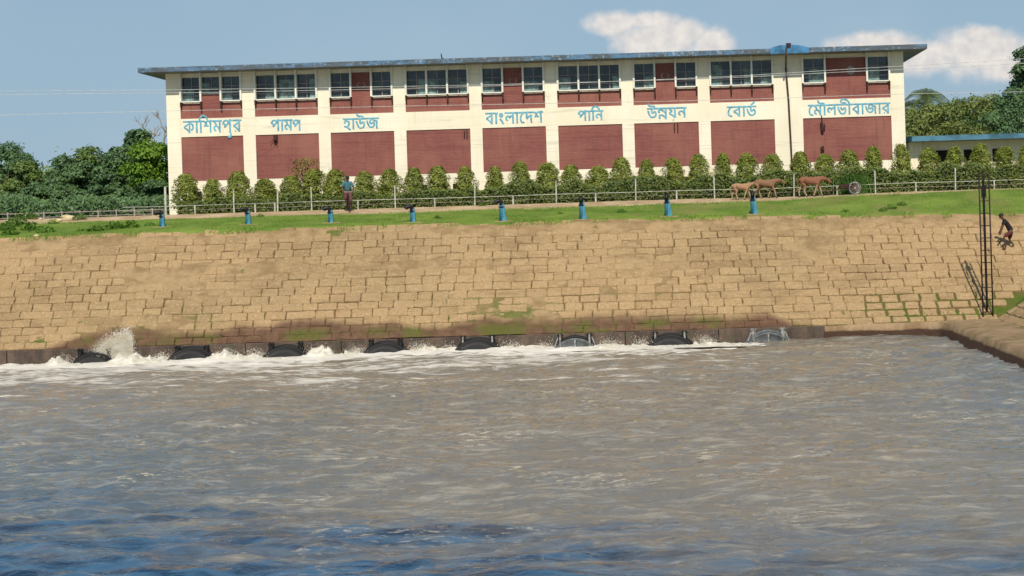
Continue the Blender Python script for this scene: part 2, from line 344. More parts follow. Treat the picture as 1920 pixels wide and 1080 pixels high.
# ------------------------------------------------------------------ terrain functions (world X, distance Y -> z)
YW = 82.0; YT = 90.5; WALLTOP = .57
def z_top(X): return ZC+np.interp(X, [-60, -31, -22, -14, -7, 4.5, 10, 17, 30], [-.5, -.46, -.36, -.38, -.41, -.47, -.60, -.73, -.8])
def z_path0(X): return ZC+np.interp(X, [-60, 6, 11, 40], [.20, .21, .42, .46])
def z_path1(X): return ZC+np.interp(X, [-60, 2, 6, 13, 40], [.48, .47, .42, .50, .56])
YG = 95.8; YP = 98.4
def ground_z(X, Y):
    X = np.asarray(X, float); Y = np.asarray(Y, float)
    a = z_top(X); b = z_path0(X); c = z_path1(X); w0 = WALLTOP
    t1 = np.clip((Y-YT)/(YG-YT), 0, 1); t2 = np.clip((Y-YG)/(YP-YG), 0, 1); t0 = np.clip((Y-YW)/(YT-YW), 0, 1)
    return np.where(Y < YT, w0+(a-w0)*t0, np.where(Y < YG, a+(b-a)*t1**.9, b+(c-b)*t2))
def on_ground(px, py, y0=YW, y1=99):
    for k in range(4000):
        D = y0+(y1-y0)*k/4000; p = at(px, py, D)
        if p.z <= float(ground_z(p.x, D)): return Vector((p.x, D, float(ground_z(p.x, D))))
    p = at(px, py, y1); p.z = float(ground_z(p.x, y1)); return p

# ground sheets: turf bank top, sandy path, yard to the horizon
xs = np.arange(-70, 45.1, .35); ys = np.linspace(YT-.15, YG+.1, 26); X, Y = np.meshgrid(xs, ys)
edge = (fbm(X*.55, Y*0+3, 4)-.5)*.5
Yw = Y+np.where(Y < YT+.5, edge*.6, 0)+np.where(Y > YG-.5, (fbm(X*.4, Y*0+9, 4)-.5)*1.2, 0)
Z = ground_z(X, np.maximum(Yw, YT))+(fbm(X*.8, Y*.8)-.5)*.07*(Y > YT+.3)*(Y < YG-.3)+.02; Z[0] -= .2; Z[-1] -= .08
tag(link('lawn', grid_mesh('lawn', X, Yw, Z), M['turf']), 'green turf strip on top of the embankment', kind='structure')
ys = np.linspace(YG-.9, YP+1.2, 14); X, Y = np.meshgrid(xs, ys)
tag(link('path', grid_mesh('path', X, Y, ground_z(X, Y)+(fbm(X*.9, Y*.9+40)-.5)*.03-.004-.02*(Y < YG-.5)), M['path']), 'sandy path running along the fence', kind='structure')
X, Y = np.meshgrid(np.concatenate([[-3000, -800, -200], np.arange(-70, 60, 3.), [200, 800, 3000]]), np.array([YP+.9, 100, 103, 110, 120, 150, 300, 900, 3500.]))
tag(link('ground', grid_mesh('ground', X, Y, ground_z(np.clip(X, -60, 40), Y)-.03), M['yard']), 'open ground behind the fence reaching the horizon', kind='structure')

# ------------------------------------------------------------------ embankment of stone blocks
VX = 14.3                                # x where main slope meets the side slope at the toe
def slope_mesh(name, org, ex, ey, nrm, umax_fn, umin, length, nrows, heights=None, seed=1, buried=.0):
    r = random.Random(seed); mb = MB(); v = 0
    hs = heights or [length/nrows]*nrows
    for j, h in enumerate(hs):
        u = umin-r.random()*.8
        while True:
            w = r.choice([.64, .72, .76, .80, .84, .90]) * (1 if r.random() > .06 else 1.6)
            um = umax_fn(v+h/2)
            if u+w > um: break
            g = .006+.04*r.random()**3
            if umin < -20 and u > 8.6 and v < 2.1: g = .055+.08*r.random(); w = min(w, .9)
            gy = .07+.08*r.random() if g > .05 and umin < -20 and u > 8 and v < 2.6 else max(.03+.045*r.random()**1.5, g*.5); x0, x1, y0, y1 = u+g*.5, u+w-g*.5, v+gy*.5, v+h-gy*.5
            cx, cy = (x0+x1)/2, (y0+y1)/2; hh = .047+r.uniform(-.02, .022); tx, ty = r.uniform(-.018, .018), r.uniform(-.03, .035); rot = r.uniform(-.035, .03)
            out = []; cut = r.uniform(.012, .06)
            base = [(x0+cut, y0), (cx, y0+r.uniform(-.02, .02)), (x1-cut, y0), (x1, y0+cut), (x1+r.uniform(-.03, .02), cy), (x1, y1-cut), (x1-cut, y1), (cx, y1+r.uniform(-.02, .02)), (x0+cut, y1), (x0, y1-cut), (x0+r.uniform(-.02, .03), cy), (x0, y0+cut)]
            base = [(cx+(a-cx)*math.cos(rot)-(b-cy)*math.sin(rot)+r.uniform(-.015, .015), cy+(a-cx)*math.sin(rot)+(b-cy)*math.cos(rot)+r.uniform(-.015, .015)) for a, b in base]
            n = len(base); V = []
            for s_, dz in ((1.0, -.1), (1.0, hh-.03), (.93, hh)):
                for a, b in base:
                    ins = .025 if s_ < 1 else 0
                    aa = a-math.copysign(min(ins, abs(a-cx)), a-cx); bb = b-math.copysign(min(ins, abs(b-cy)), b-cy)
                    V.append(org(aa, bb)+nrm(aa, bb)*(dz+(tx*(aa-cx)+ty*(bb-cy) if dz > 0 else 0)))
            V.append(org(cx, cy)+nrm(cx, cy)*(hh+r.uniform(-.004, .012)))
            Fc = []
            for L in (0, 1):
                for i in range(n): i2 = (i+1) % n; Fc.append((L*n+i, L*n+i2, (L+1)*n+i2, (L+1)*n+i))
            for i in range(n): Fc.append((2*n+i, 2*n+(i+1) % n, 3*n))
            mb.add(V, Fc); u += w
        v += h
    return mb
SL = math.hypot(YT-YW, ZC-.45-WALLTOP)
def org_main(a, b):
    t = b/SL; y = YW+.12+t*(YT-YW); 
    return Vector((a*(1+.055*t) if a < 0 else a, y, WALLTOP+(float(z_top(a))-WALLTOP)*t))
nmain = lambda a, b: Vector((0, -(ZC-.45-WALLTOP), YT-YW)).normalized()
hs = [.50, .56, .60, .62, .58, .66, .62, .64, .6, .66, .62, .68, .62, .64, .66]; k = SL/sum(hs); hs = [h*k for h in hs]
mb = slope_mesh('b', org_main, None, None, nmain, lambda v: VX+v/SL*(YT-YW)*1.0, -48, SL, 15, hs, 3)
blk = mb.build('embankment_blocks', M['block'])
tag(blk, 'tan stone block facing of the main embankment slope', kind='structure')
# joint / silt sheet, wavy so it buries some blocks
us = np.arange(-50, 34, .16); vs = np.concatenate([np.linspace(-.02, SL, 64), [SL+.3, SL+1.0]]); U, V = np.meshgrid(us, vs)
umax = VX+V/SL*(YT-YW)+.3; U2 = np.minimum(U, umax)
T = V/SL; Yb = YW+.12+T*(YT-YW); Zb = WALLTOP+(z_top(U2)-WALLTOP)*np.minimum(T, 1.0)-.005
bur = (fbm(U2*.30+5, V*.5+2, 3)-.5)*.21+(fbm(U2*1.3, V*1.9, 4)-.5)*.09+np.clip((V-(SL-1.6))/1.0, 0, 1)*.09*np.clip((SL-V)/.6, 0, 1)+.008
bur = np.where((U2 > 8) & (V < 3), bur*.4-.01, bur); nv = nmain(0, 0)
jm = grid_mesh('silt', U2, Yb+nv.y*bur, Zb+nv.z*bur)
def fill_attr(me_, b_, lo=.012, hi=.04): at_ = me_.attributes.new('silt_fill', 'FLOAT', 'POINT'); at_.data.foreach_set('value', np.clip((b_-lo)/(hi-lo), 0, 1).astype(np.float32).ravel())
fill_attr(jm, np.where((U2 > 8.6) & (V < 2.2), -1, bur))
tag(link('embankment_soil', jm, M['joint']), 'silt and moss filling the joints of the embankment', kind='structure')
# side slope coming towards the viewer on the right
def org_side(a, b):                      # a runs from the corner toward the camera, b up the slope
    t = b/SL; return Vector((VX+t*8.3+.12, YW-a+.1, WALLTOP+(ZC-.7-WALLTOP)*t))
nside = lambda a, b: Vector((-(ZC-.7-WALLTOP), 0, 8.3)).normalized()
mb = MB()
def side_lim(v): return 60
def org_side2(a, b): return org_side(a, b)
tmp = slope_mesh('s', org_side2, None, None, nside, side_lim, -9.0, SL, 15, hs, 11)
# keep only blocks on the camera side of the valley line
keep = MB(); nv_ = 37; nf = 24+12
for i in range(len(tmp.v)//nv_):
    vs_ = tmp.v[i*nv_:(i+1)*nv_]; c_ = vs_[-1]; t_ = (c_[0]-VX)/8.3
    if max(q[1] for q in vs_) < YW+t_*(YT-YW)+.25:
        keep.add(vs_, [tuple(j-i*nv_ for j in f) for f in tmp.f[i*nf:(i+1)*nf]])
tag(keep.build('side_embankment_blocks', M['block']), 'tan stone block facing of the side slope at right', kind='structure')
A, V = np.meshgrid(np.arange(-9, 60, .25), np.linspace(-.02, SL+.2, 50)); T = V/SL
A2 = np.maximum(A, -T*8.5-.3); nq = nside(0, 0); bur = (fbm(A2*.3+50, V*.35+2, 3)-.5)*.2+.0
jm2 = grid_mesh('silt2', VX+T*8.3+.12+nq.x*bur, YW-A2+.1, WALLTOP+(ZC-.7-WALLTOP)*T+nq.z*bur); fill_attr(jm2, bur)
tag(link('side_embankment_soil', jm2, M['joint']), 'silt and moss in the joints of the side slope', kind='structure')
X, Y = np.meshgrid(np.arange(22.2, 60, 1.5), np.arange(20, 96, 2.))
tag(link('side_bank_ground', grid_mesh('sb', X, Y, np.full(X.shape, ZC-.72)+(fbm(X*.4, Y*.4)-.5)*.15), M['turf']), 'grass on top of the side bank at right', kind='structure')

# outfall wall and ledges
wb = MB(); wb.box(-60, 7.0, YW, YW+.5, -2.0, WALLTOP)
ow = wb.build('outfall_wall', M['wetwall'], bevel=.03); tag(ow, 'long dark wet concrete wall holding the outfall gates at the waterline', 'wall')
for px in (12, 460, 640, 1173, 1348):
    p = at(px, 650, YW); s_ = MB().box(p.x-.02, p.x+.02, YW-.012, YW+.02, -.5, WALLTOP-.01); s_.build('expansion_joint', M['dark'], ow)
lm = MB()
# low ledge wall to the right, then turning toward the viewer
kn = [0, 2.6, 4.2, 5.2, 6.7, 10.7, 19.7, 64.7]; tt = np.concatenate([np.arange(0, 20, .18), np.arange(20, 64.7, 1.)])
ip = lambda v_: np.interp(tt, kn, v_)
fx_, fy_ = ip([7.0, 9.6, 11.3, 12.0, 12.15, 12.2, 12.25, 12.6]), ip([YW+.06, YW+.05, YW-.05, YW-.6, YW-2, YW-6, YW-15, YW-60])
bx_, by_ = ip([7.0, 9.6, 12.4, 14.6, 15.0, 15.0, 15.0, 15.0]), ip([YW+.5, YW+.5, YW+.5, YW+.5, YW-.5, YW-6, YW-15, YW-60])
tp_ = ip([.56, .58, .60, .62, .60, .60, .60, .6]); ln_ = ip([.05, .05, .2, .45, .6, .7, .7, .7]); wob = (fbm(tt*1.1, tt*0+5, 4)-.5)*.16*np.clip((tt-3)/2, 0, 1)
rows = []
for k_ in range(9):
    f_ = k_/8*1.0; zc_ = -1.2+(tp_-.05+1.2)*f_; rows.append((fx_-ln_*(1-f_)*1.1+wob*(1-f_*.5)+(fbm(tt*2.3, tt*0+k_*.4, 3)-.5)*.05, fy_-ln_*.35*(1-f_)*(tt < 9), zc_))
for k_ in range(1, 9):
    f_ = k_/8; rows.append((fx_+(bx_-fx_)*f_+wob*.5*(1-f_), fy_+(by_-fy_)*f_, tp_+.02*f_+(fbm(tt*1.4, tt*0+k_*.9+30, 3)-.5)*.04))
me = grid_mesh('ledge', np.array([r_[0] for r_ in rows]), np.array([r_[1] for r_ in rows]), np.array([r_[2] for r_ in rows]), smooth=True)
tag(link('ledge', me, M['ledge']), 'tan concrete ledge wall curving round the corner of the basin', 'wall')

# ------------------------------------------------------------------ water
def wave(X, Y):
    z = np.zeros_like(X); r = np.random.default_rng(5)
    for k in range(70):
        lam = .35*(1.055**k)*(.9+.2*r.random()); a = r.normal(1.62, .65); amp = .0085*lam**.9*(1 if lam < 1.6 else .3)
        kx = 2*math.pi/lam*math.cos(a); ky = 2*math.pi/lam*math.sin(a); z += amp*np.sin(kx*X+ky*Y+r.random()*6.28)*(.1+1.7*vnoise(X*.22+k*3.1, Y*.22+k*7.7)**1.3)
    near = np.exp(-((YW-Y)/3.0)**2)*np.clip((7.5-X)/6, 0, 1)
    z += near*((fbm(X*1.3, Y*1.3+80, 4)-.5)*.20)
    return z
ysw = []; y = 18.0
while y < YW+.25: ysw.append(y); y += .07+.0012*(y-18)
X, Y = np.meshgrid(np.arange(-46, 19, .115), np.array(ysw)); Zw = wave(X, Y)
t = NT('turbid_water', .12, .5); P = t.pos()
pat = t.noise(.09, 4, .6, vec=t.vec((1, 1.5, 1), src='P', loc=(4, 3, 0)), dist=.6)
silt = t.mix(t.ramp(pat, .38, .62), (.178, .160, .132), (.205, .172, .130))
clear = t.mix(t.ramp(t.noise(1.15, 5, .62, vec=t.vec((.5, 1.5, 1), src='P', loc=(6, 2, 0)), dist=.5), .40, .60), (.008, .030, .070), (.042, .112, .20))  # reflected sky blue, ripple troughs and crests painted into the base colour
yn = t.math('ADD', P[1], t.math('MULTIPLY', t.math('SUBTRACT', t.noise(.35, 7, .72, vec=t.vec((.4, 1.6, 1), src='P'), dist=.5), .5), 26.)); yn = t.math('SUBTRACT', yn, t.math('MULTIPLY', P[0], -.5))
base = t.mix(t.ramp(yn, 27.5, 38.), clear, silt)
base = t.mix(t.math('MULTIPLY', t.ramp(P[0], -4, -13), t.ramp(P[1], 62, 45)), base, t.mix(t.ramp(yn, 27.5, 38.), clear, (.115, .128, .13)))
base = t.mix(t.math('MULTIPLY', t.ramp(P[0], 5, 11), .6), base, (.12, .14, .15))
ripple_light = t.ramp(t.noise(1.5, 7, .74, vec=t.vec((.42, 1.5, 1), src='P', loc=(3, 1, 0)), dist=.6), .47, .68)  # pale streaks: light on the ripples painted into the water colour
orange = t.ramp(t.noise(.28, 4, .6, vec=t.vec((.6, 1.4, 1), src='P', loc=(7, 7, 0))), .60, .72)
base = t.mix(t.math('MULTIPLY', ripple_light, t.ramp(yn, 27.5, 38., .08, .52)), base, t.mix(orange, (.46, .42, .34), (.54, .39, .24)))
# foam: torn lace carried out from the gates, thinning with distance
dw = t.math('SUBTRACT', YW, P[1]); xk = t.ramp(P[0], 5.5, 1.0)
fn = t.noise(.6, 8, .72, vec=t.vec((.38, 1.9, 1), src='P'), dist=1.4)
big = t.noise(.16, 3, vec=t.vec((.8, 1.6, 1), src='P', loc=(2, 9, 0)))
reach = t.math('ADD', t.ramp(dw, .5, 3.6, .32, .0), t.ramp(dw, 2., 34., .20, -.06)); reach = t.math('MULTIPLY', t.math('ADD', reach, t.math('MULTIPLY', t.ramp(P[0], -8, -20), t.ramp(dw, 14, 3, 0, .06))), xk)
fv = t.math('ADD', t.math('ADD', fn, reach), t.math('MULTIPLY', t.math('SUBTRACT', big, .5), .28)); fm = t.ramp(fv, .66, .76)
# scattered flecks of froth, with ripple glints painted into the colour
fl = t.noise(6.5, 5, .7, vec=t.vec((.42, 1.0, 1), src='P')); fp = t.ramp(t.noise(.26, 5, vec=t.vec((1, 1.3, 1), src='P', loc=(0, 7, 0))), .50, .66)
glint_fleck = t.math('MULTIPLY', t.ramp(fl, .535, .63), t.math('MULTIPLY', fp, t.ramp(P[1], 30, 44, .35, .8)))
col = t.mix(glint_fleck, base, (.60, .52, .40)); col = t.mix(t.math('MULTIPLY', fm, t.ramp(dw, 1.5, 7., .95, .6)), col, (.78, .73, .65)); t.color(col)
t.put(t.math('ADD', t.math('MULTIPLY', t.math('MAXIMUM', fm, glint_fleck), .6), .05), t.b.inputs['Roughness']); t.b.inputs['IOR'].default_value = 1.33
rip = t.math('ADD', t.noise(2.1, 4, .6, vec=t.vec((.8, 1.1, 1), src='P'), dist=.5), t.math('MULTIPLY', t.noise(7.5, 4, .6, vec=t.vec((.8, 1.1, 1), src='P')), .28))
t.bump(rip, .085, 1.); M['water'] = t.m
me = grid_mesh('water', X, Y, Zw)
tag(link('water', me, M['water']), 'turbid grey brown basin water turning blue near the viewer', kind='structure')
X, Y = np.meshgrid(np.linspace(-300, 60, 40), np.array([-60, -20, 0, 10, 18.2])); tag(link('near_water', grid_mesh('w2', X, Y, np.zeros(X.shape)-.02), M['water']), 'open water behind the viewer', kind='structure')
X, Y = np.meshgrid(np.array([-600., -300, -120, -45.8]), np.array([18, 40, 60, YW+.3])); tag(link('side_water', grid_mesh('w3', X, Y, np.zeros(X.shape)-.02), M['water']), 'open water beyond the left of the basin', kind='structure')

# white water along the wall
t = NT('foam_white', .8, .2); c = t.mix(t.ramp(t.noise(2.5, 6, .7, vec=t.vec((1, 1, 2), src='P')), .35, .62), (.78, .70, .55), (.95, .91, .80)); t.color(c); t.bump(t.noise(9, 6, .75, vec=t.vec(src='P')), .12)
M['foam'] = t.m
gates = [(180, 0), (362, 1), (538, 1), (725, 1), (897, 1), (1079, 2), (1257, 1), (1441, 3)]
gx = [at(px, 660, YW).x for px, _ in gates]
us = np.arange(-32, 4.4, .05); vv = np.linspace(0, 1, 22); U, V = np.meshgrid(us, vv)
amp = np.zeros_like(us)
for i, g in enumerate(gx[:7]):
    s_ = [.42, .33, .36, .24, .20, .14, .10][i]
    amp += s_*.85*np.exp(-(np.abs(us-g-1.5)/.62)**3)+s_*.5*np.exp(-(np.abs(us-g+1.45)/.45)**3)
amp += .035; amp *= np.clip((4.2-us)/1.5, 0, 1)*(.25+1.5*fbm(us*4.2, us*0+1, 4)); amp = amp[None, :]
prof = np.sin(np.clip(V*1.12, 0, 1)*math.pi)**.8*(1-V*.45)
Zf = -.06+amp*1.1*prof*(.15+1.7*fbm(U*5.5, V*7, 4))+.17*(fbm(U*12, V*16, 3)-.38)*prof
Yf = YW-.02-V*(1.5+.9*fbm(U*.9, U*0+4, 3))
for i, g in enumerate(gx[:7]):           # leave the flap itself clear of froth
    m_ = (np.abs(U-g) < .98) & (Yf > YW-.95); Zf = np.where(m_, np.minimum(Zf, -.01), Zf)
tag(link('foam', grid_mesh('foam', U, Yf, Zf), M['foam']), 'churning white water along the foot of the wall', kind='stuff')
# droplets: burst at the first gate and small splashes at the others
def drops(n, gen):
    out = []
    ico = np.array([(0, 0, 1), (.94, 0, -.33), (-.47, .82, -.33), (-.47, -.82, -.33)]); tri = [(0, 1, 2), (0, 2, 3), (0, 3, 1), (1, 3, 2)]
    for i in range(n):
        p, s_ = gen(); q = ico*np.array([s_, s_, s_*random.uniform(1, 1.8)])+np.array(p)
        for a in tri: out += [q[a[0]], q[a[1]], q[a[2]]]
    return np.array(out)
streams = [(random.uniform(95, 150), random.uniform(.75, 1.0), random.uniform(-.25, .25)) for _ in range(46)]
def burst():
    # ballistic jets thrown up and to the left from the right flank of the flap
    an, sp, oy = random.choice(streams); v0 = 5.4*sp; an = R(an); vx, vz = v0*math.cos(an)*.68, v0*math.sin(an); T_ = 2*vz/9.8; t_ = T_*random.random()**.85*.97
    j = .03+.16*t_/T_; x = gx[0]+1.62+vx*t_+random.gauss(0, j); z = vz*t_-4.9*t_*t_+random.gauss(0, j)
    z = z*(1 if random.random() < .55 else random.random())
    return (x, YW-.17+oy*.3+random.gauss(0, .05), max(.02, z)), random.uniform(.005, .016)*(1.5-.6*t_/T_)
tag(link('spray', np_mesh('spray', drops(34000, burst), 3), M['foam']), 'burst of white spray thrown up at the leftmost gate', kind='stuff')
def fleckgen():
    i = random.choice([0, 1, 1, 2, 2, 3, 3, 4, 5, 6]); x = gx[i]+random.choice([-1.25, 1.35, 1.6])+random.gauss(0, .22)
    return (x, YW-.4+random.gauss(0, .25), abs(random.gauss(0.02, .16))), random.uniform(.006, .018)
tag(link('splashes', np_mesh('splashes', drops(9000, fleckgen), 3), M['foam']), 'small splashes of white water between the gates', kind='stuff')

# ------------------------------------------------------------------ outfall gates
ords = ['first', 'second', 'third', 'fourth', 'fifth', 'sixth', 'seventh', 'eighth']
glab = ['black outfall flap gate half lost in the burst of white spray, leftmost of the row',
        'broad black open flap gate, second from the left, right beside the spray burst',
        'black open flap gate, third from the left, with white water foaming over its top',
        'black open flap gate, fourth from the left, with froth arching over it',
        'wide black flap gate with two lugs standing on top, fifth from the left',
        'dark grey shut flap gate in bright froth, sixth from the left',
        'flap gate mostly drowned in froth beside a pale puff of mist, seventh from the left',
        'pale grey dry shut flap gate at the right end of the row']
def disc_mesh(r, thick, dome, n=40):
    mb = MB(); prof = [(0, -dome-thick), (r*.35, -dome*.88-thick), (r*.7, -dome*.5-thick), (r*.9, -thick), (r*.93, -thick-.05), (r, -thick-.05), (r, 0), (0, 0)]
    V = []; Fc = []; m_ = len(prof)
    for i in range(n):
        a = 2*math.pi*i/n
        for (q, y) in prof: V.append((math.cos(a)*q, y, math.sin(a)*q))
    for i in range(n):
        for j in range(m_-1): i2 = (i+1) % n; Fc.append((i*m_+j, i2*m_+j, i2*m_+j+1, i*m_+j+1))
    mb.add(V, Fc); return mb
for i, (px, kind) in enumerate(gates):
    RG = 1.15; arc = [.36, .44, .38, .40, .44, .38, .36, .38][i]; zc = arc-RG
    root = empty('flap_gate', (gx[i], YW, 0)); tag(root, glab[i], 'flap gate', 'outfall flap gates in the wall at the waterline')
    lit = kind in (2, 3); mflap = M['gatelit'] if lit else M['gate']
    MB().ring((0, -.06, zc), RG+.03, .085, 'y', 40, 6).build('seat_ring', M['gate'] if kind != 3 else M['gatelit'], root, True)
    MB().tube([(0, -.02, zc), (0, -.14, zc)], RG-.02, 32).build('pipe_mouth', M['dark'], root)
    fo = disc_mesh(RG, .07, .10).build('flap', mflap, root, True); fo.location = (0, -.16, zc+RG); 
    for v_ in fo.data.vertices: v_.co.z -= RG
    fo.rotation_euler = (R({0: -24, 1: -30, 2: -3, 3: -2}[kind]), 0, 0)
    for sx in (-.62, .62):
        lug = MB(); mt = M['gatewhite'] if kind == 3 else M['gate']
        zt = arc+.20 if i != 1 else arc+.12; zt = min(zt, WALLTOP+.06)
        lug.box(sx-.09, sx-.04, -.26, -.005, arc-.28, zt); lug.box(sx+.04, sx+.09, -.26, -.005, arc-.28, zt)
        lug.tube([(sx-.14, -.2, zt-.07), (sx+.14, -.2, zt-.07)], .035, 8); lo = lug.build('hinge_bracket', mt, root, bevel=.008)
        MB().tube([(sx, -.2, zt-.06), (sx*1.02, -.27, arc-.22), (sx*.95, -.24, arc-.55)], [.05, .045, .035], 8).build('hinge_arm', M['gatewhite'] if lit or i in (4, 6) else M['gate'], root, True)
        if kind == 3 or i == 5:
            MB().tube([(sx*1.05, -.12, zt-.02), (sx*1.42, -.14, .0)], .035, 6).build('brace', M['gatewhite'], root)
    if kind in (2, 3):
        MB().box(-.03, .03, -.30, -.24, zc+.5, arc-.06).build('flap_rib', M['gatewhite'], root)

# ------------------------------------------------------------------ pump house
YB = 104.0; s = F/YB
def bx(px, py=267): return at(px, py, YB).x
def zz(zp): return ZC+zp/s
ZG = ZC+.44
Z_BR0, Z_BA0, Z_BA1, Z_SILL, Z_WT, Z_SOF = zz(79.2), zz(161.7), zz(196), zz(228), zz(274), zz(281.5)
Z_ROOF = Z_SOF+.27; YR = YB-1.15
xl = bx(314, 267); xr = bx(1697.5, 240)
bays = [(340, 456), (479.5, 597.8), (620.3, 739.3), (762.3, 882), (905, 1024), (1047.3, 1167.3), (1190, 1310.7), (1333.3, 1453.3), (1506.7, 1672.3)]
bays = [(bx(a, 262), bx(b, 255)) for a, b in bays]
YD = YB+12
ph = empty('pump_house', ((xl+xr)/2, YB, ZG)); tag(ph, 'long two storey cream and maroon pump house with blue lettering and flat overhanging roof', 'building')
ph_inv = Matrix.Translation(-Vector(ph.location))
def P_(mb, name, mat, parent=None, **k):      # build in world coordinates, parent to the pump house
    for i in range(len(mb.v)): v = mb.v[i]; mb.v[i] = (v[0]-ph.location.x, v[1]-ph.location.y, v[2]-ph.location.z)
    return mb.build(name, mat, parent or ph, **k)
# shell: core behind the panels
core = MB().box(xl+.05, xr-.05, YB+.30, YD, ZG-.5, Z_SOF-.01); P_(core, 'wall', M['cream'])
edges = [xl]+[e for b in bays for e in b]+[xr]
for i in range(0, len(edges), 2): P_(MB().box(edges[i], edges[i+1], YB, YB+.32, ZG-.5, Z_SOF-.004), 'pier', M['cream'])
bd = MB()
for a, b in bays: bd.box(a-.01, b+.01, YB+.04, YB+.31, Z_BA0, Z_BA1)
P_(bd, 'lettering_band', M['cream'])
for k, (a, b) in enumerate(bays):
    P_(MB().box(a-.01, b+.01, YB+.09, YB+.32, Z_BR0, Z_BA0-.002), 'brick_panel', M['brick'])
    wtype = 'full' if k in (1, 3, 5, 7) else ('wide' if k == 8 else 'split')
    up = MB(); up.box(a-.01, b+.01, YB+.09, YB+.32, Z_BA1+.002, Z_SILL-.10)
    W = b-a; fw = .095
    if wtype == 'wide': cols = [0, (W-fw)*.258, (W-fw)*.742, W-fw]
    else: cols = [0, (W-fw)/3, 2*(W-fw)/3, W-fw]
    if wtype != 'full':
        zt = Z_SILL+.42 if k == 0 else Z_WT-.02
        up.box(a+cols[1]+fw*.5, a+cols[2]+fw*.5, YB+.092, YB+.322, Z_SILL-.101, zt)
    P_(up, 'upper_brick_panel', M['brick'])
    P_(MB().box(a, b, YB+.13, YB+.33, Z_WT-.02, Z_SOF-.006), 'lintel', M['cream'])
    for j in range(4):
        x = a+cols[j]; P_(MB().box(x, x+fw, YB-.16, YB+.14, Z_SILL-.02, Z_SOF-.006), 'window_fin', M['white'])
        P_(MB().box(x+.01, x+.09, YB-.13, YB+.10, Z_SILL-.44+(.14 if j in (0, 3) else 0), Z_SILL-.055), 'fin_bracket', M['fixture'])
    for j in range(3):
        x0, x1 = a+cols[j]+fw, a+cols[j+1]
        mid = (j == 1 and wtype != 'full')
        if mid and k != 0: continue
        zb = Z_SILL+.42 if mid else Z_SILL
        g = P_(MB().box(x0, x1, YB+.235, YB+.27, zb, Z_WT), 'window', M['glass'])
        gl = g
        # frame: sill, grille bars; curtains behind
        f_ = MB(); f_.box(x0-.02, x1+.02, YB-.10 if not mid else YB+.08, YB+.2, zb-.045, zb+.015)
        P_(f_, 'window_sill', M['white'], g).location = (0, 0, 0)
        gb = MB(); xm = (x0+x1)/2
        gb.box(xm-.017, xm+.017, YB+.19, YB+.215, zb, Z_WT)
        gb.box(x0, x1, YB+.19, YB+.213, zb+.30, zb+.33)
        if not mid: gb.box(x0, x1, YB+.19, YB+.213, zb+.80, zb+.825)
        P_(gb, 'window_grille', M['fan'], g).location = (0, 0, 0)
        if random.random() < .8:
            cu = MB(); n_ = 10; h_ = random.uniform(.45, .95)*(Z_WT-zb-.1)
            side = random.random() < .5; w_ = (x1-x0)*random.uniform(.35, .9); xs0 = x0 if side else x1-w_
            V = [(xs0+w_*i/n_, YB+.226+.006*(i % 2), z) for z in (zb+.02, zb+h_) for i in range(n_+1)]
            Fc = [(i, i+1, i+n_+2, i+n_+1) for i in range(n_)]; cu.add(V, Fc)
            P_(cu, 'curtain', M['curtain'], g).location = (0, 0, 0)
    # round exhaust fans in the brick between the windows
    if wtype == 'split' and k in (2, 4, 6) or wtype == 'wide':
        fx = (a+cols[1]+a+cols[2]+fw)/2+(.28 if wtype == 'wide' else 0.0); fz = Z_SILL+.62
        rr = .20 if wtype == 'wide' else .15
        fg = MB(); 
        if wtype == 'wide': fg.ring((fx, YB+.07, fz), rr, .05, 'y', 20, 6); fg.tube([(fx, YB+.08, fz), (fx, YB+.05, fz)], rr, 16)
        else:
            fg.tube(smooth_pts([(fx-.10, YB+.06, fz+.14), (fx-.2, YB+.06, fz), (fx-.1, YB+.06, fz-.14)]), .03, 6)
            fg.tube(smooth_pts([(fx+.10, YB+.06, fz+.14), (fx+.22, YB+.06, fz), (fx+.1, YB+.06, fz-.14)]), .03, 6)
        P_(fg, 'exhaust_fan', M['fan'])
    # low ground-floor openings
    for q in range(3):
        x0 = a+.25+q*(W-.2)/3; x1 = x0+(W-.2)/3-.3
        o_ = P_(MB().box(x0, x1, YB+.06, YB+.12, ZG+.35, Z_BR0-.58), 'low_window', M['dark'])
    P_(MB().box(a-.008, b+.008, YB+.10, YB+.325, ZG-.5, Z_BR0-.002), 'plinth', M['cream'])
# roof slab with overhang
roof = P_(MB().box(xl-1.15, xr+1.12, YR, YD+1, Z_SOF, Z_ROOF-.02), 'roof', M['soffit'])
P_(MB().box(xl-1.18, xr+1.15, YR-.04, YD+1.04, Z_SOF+.02, Z_ROOF), 'fascia', M['fascia'], roof).location = (0, 0, 0)
# raised blue cap over the expansion joint
xc = at(1478, 95, YR).x; cp = MB()
pts = smooth_pts([(xc-.95, 0, 0), (xc-.75, 0, .10), (xc-.3, 0, .17), (xc+.3, 0, .17), (xc+.75, 0, .10), (xc+1.1, 0, 0)], 5); n_ = len(pts)
V = [(p.x, YR-.07, Z_SOF-.02 if e == 0 else Z_ROOF+p.z) for e in (0, 1) for p in pts]+[(p.x, YR+1.6, Z_SOF+.1 if e == 0 else Z_ROOF+p.z) for e in (0, 1) for p in pts]
Fc = [(i, i+1, n_+i+1, n_+i) for i in range(n_-1)]+[(n_+i, n_+i+1, 3*n_+i+1, 3*n_+i) for i in range(n_-1)]+[(0, n_, 3*n_, 2*n_), (n_-1, 2*n_-1, 4*n_-1, 3*n_-1)]
cp.add(V, Fc); P_(cp, 'roof_cap', M['bluepaint'], roof).location = (0, 0, 0)
P_(MB().tube([(xc+.02, YR-.02, Z_ROOF+.26), (xc+.02, YR-.02, Z_ROOF+.05)], .14, 8), 'finial', M['fixture'], roof).location = (0, 0, 0)
dpx = at(1480, 220, YB).x
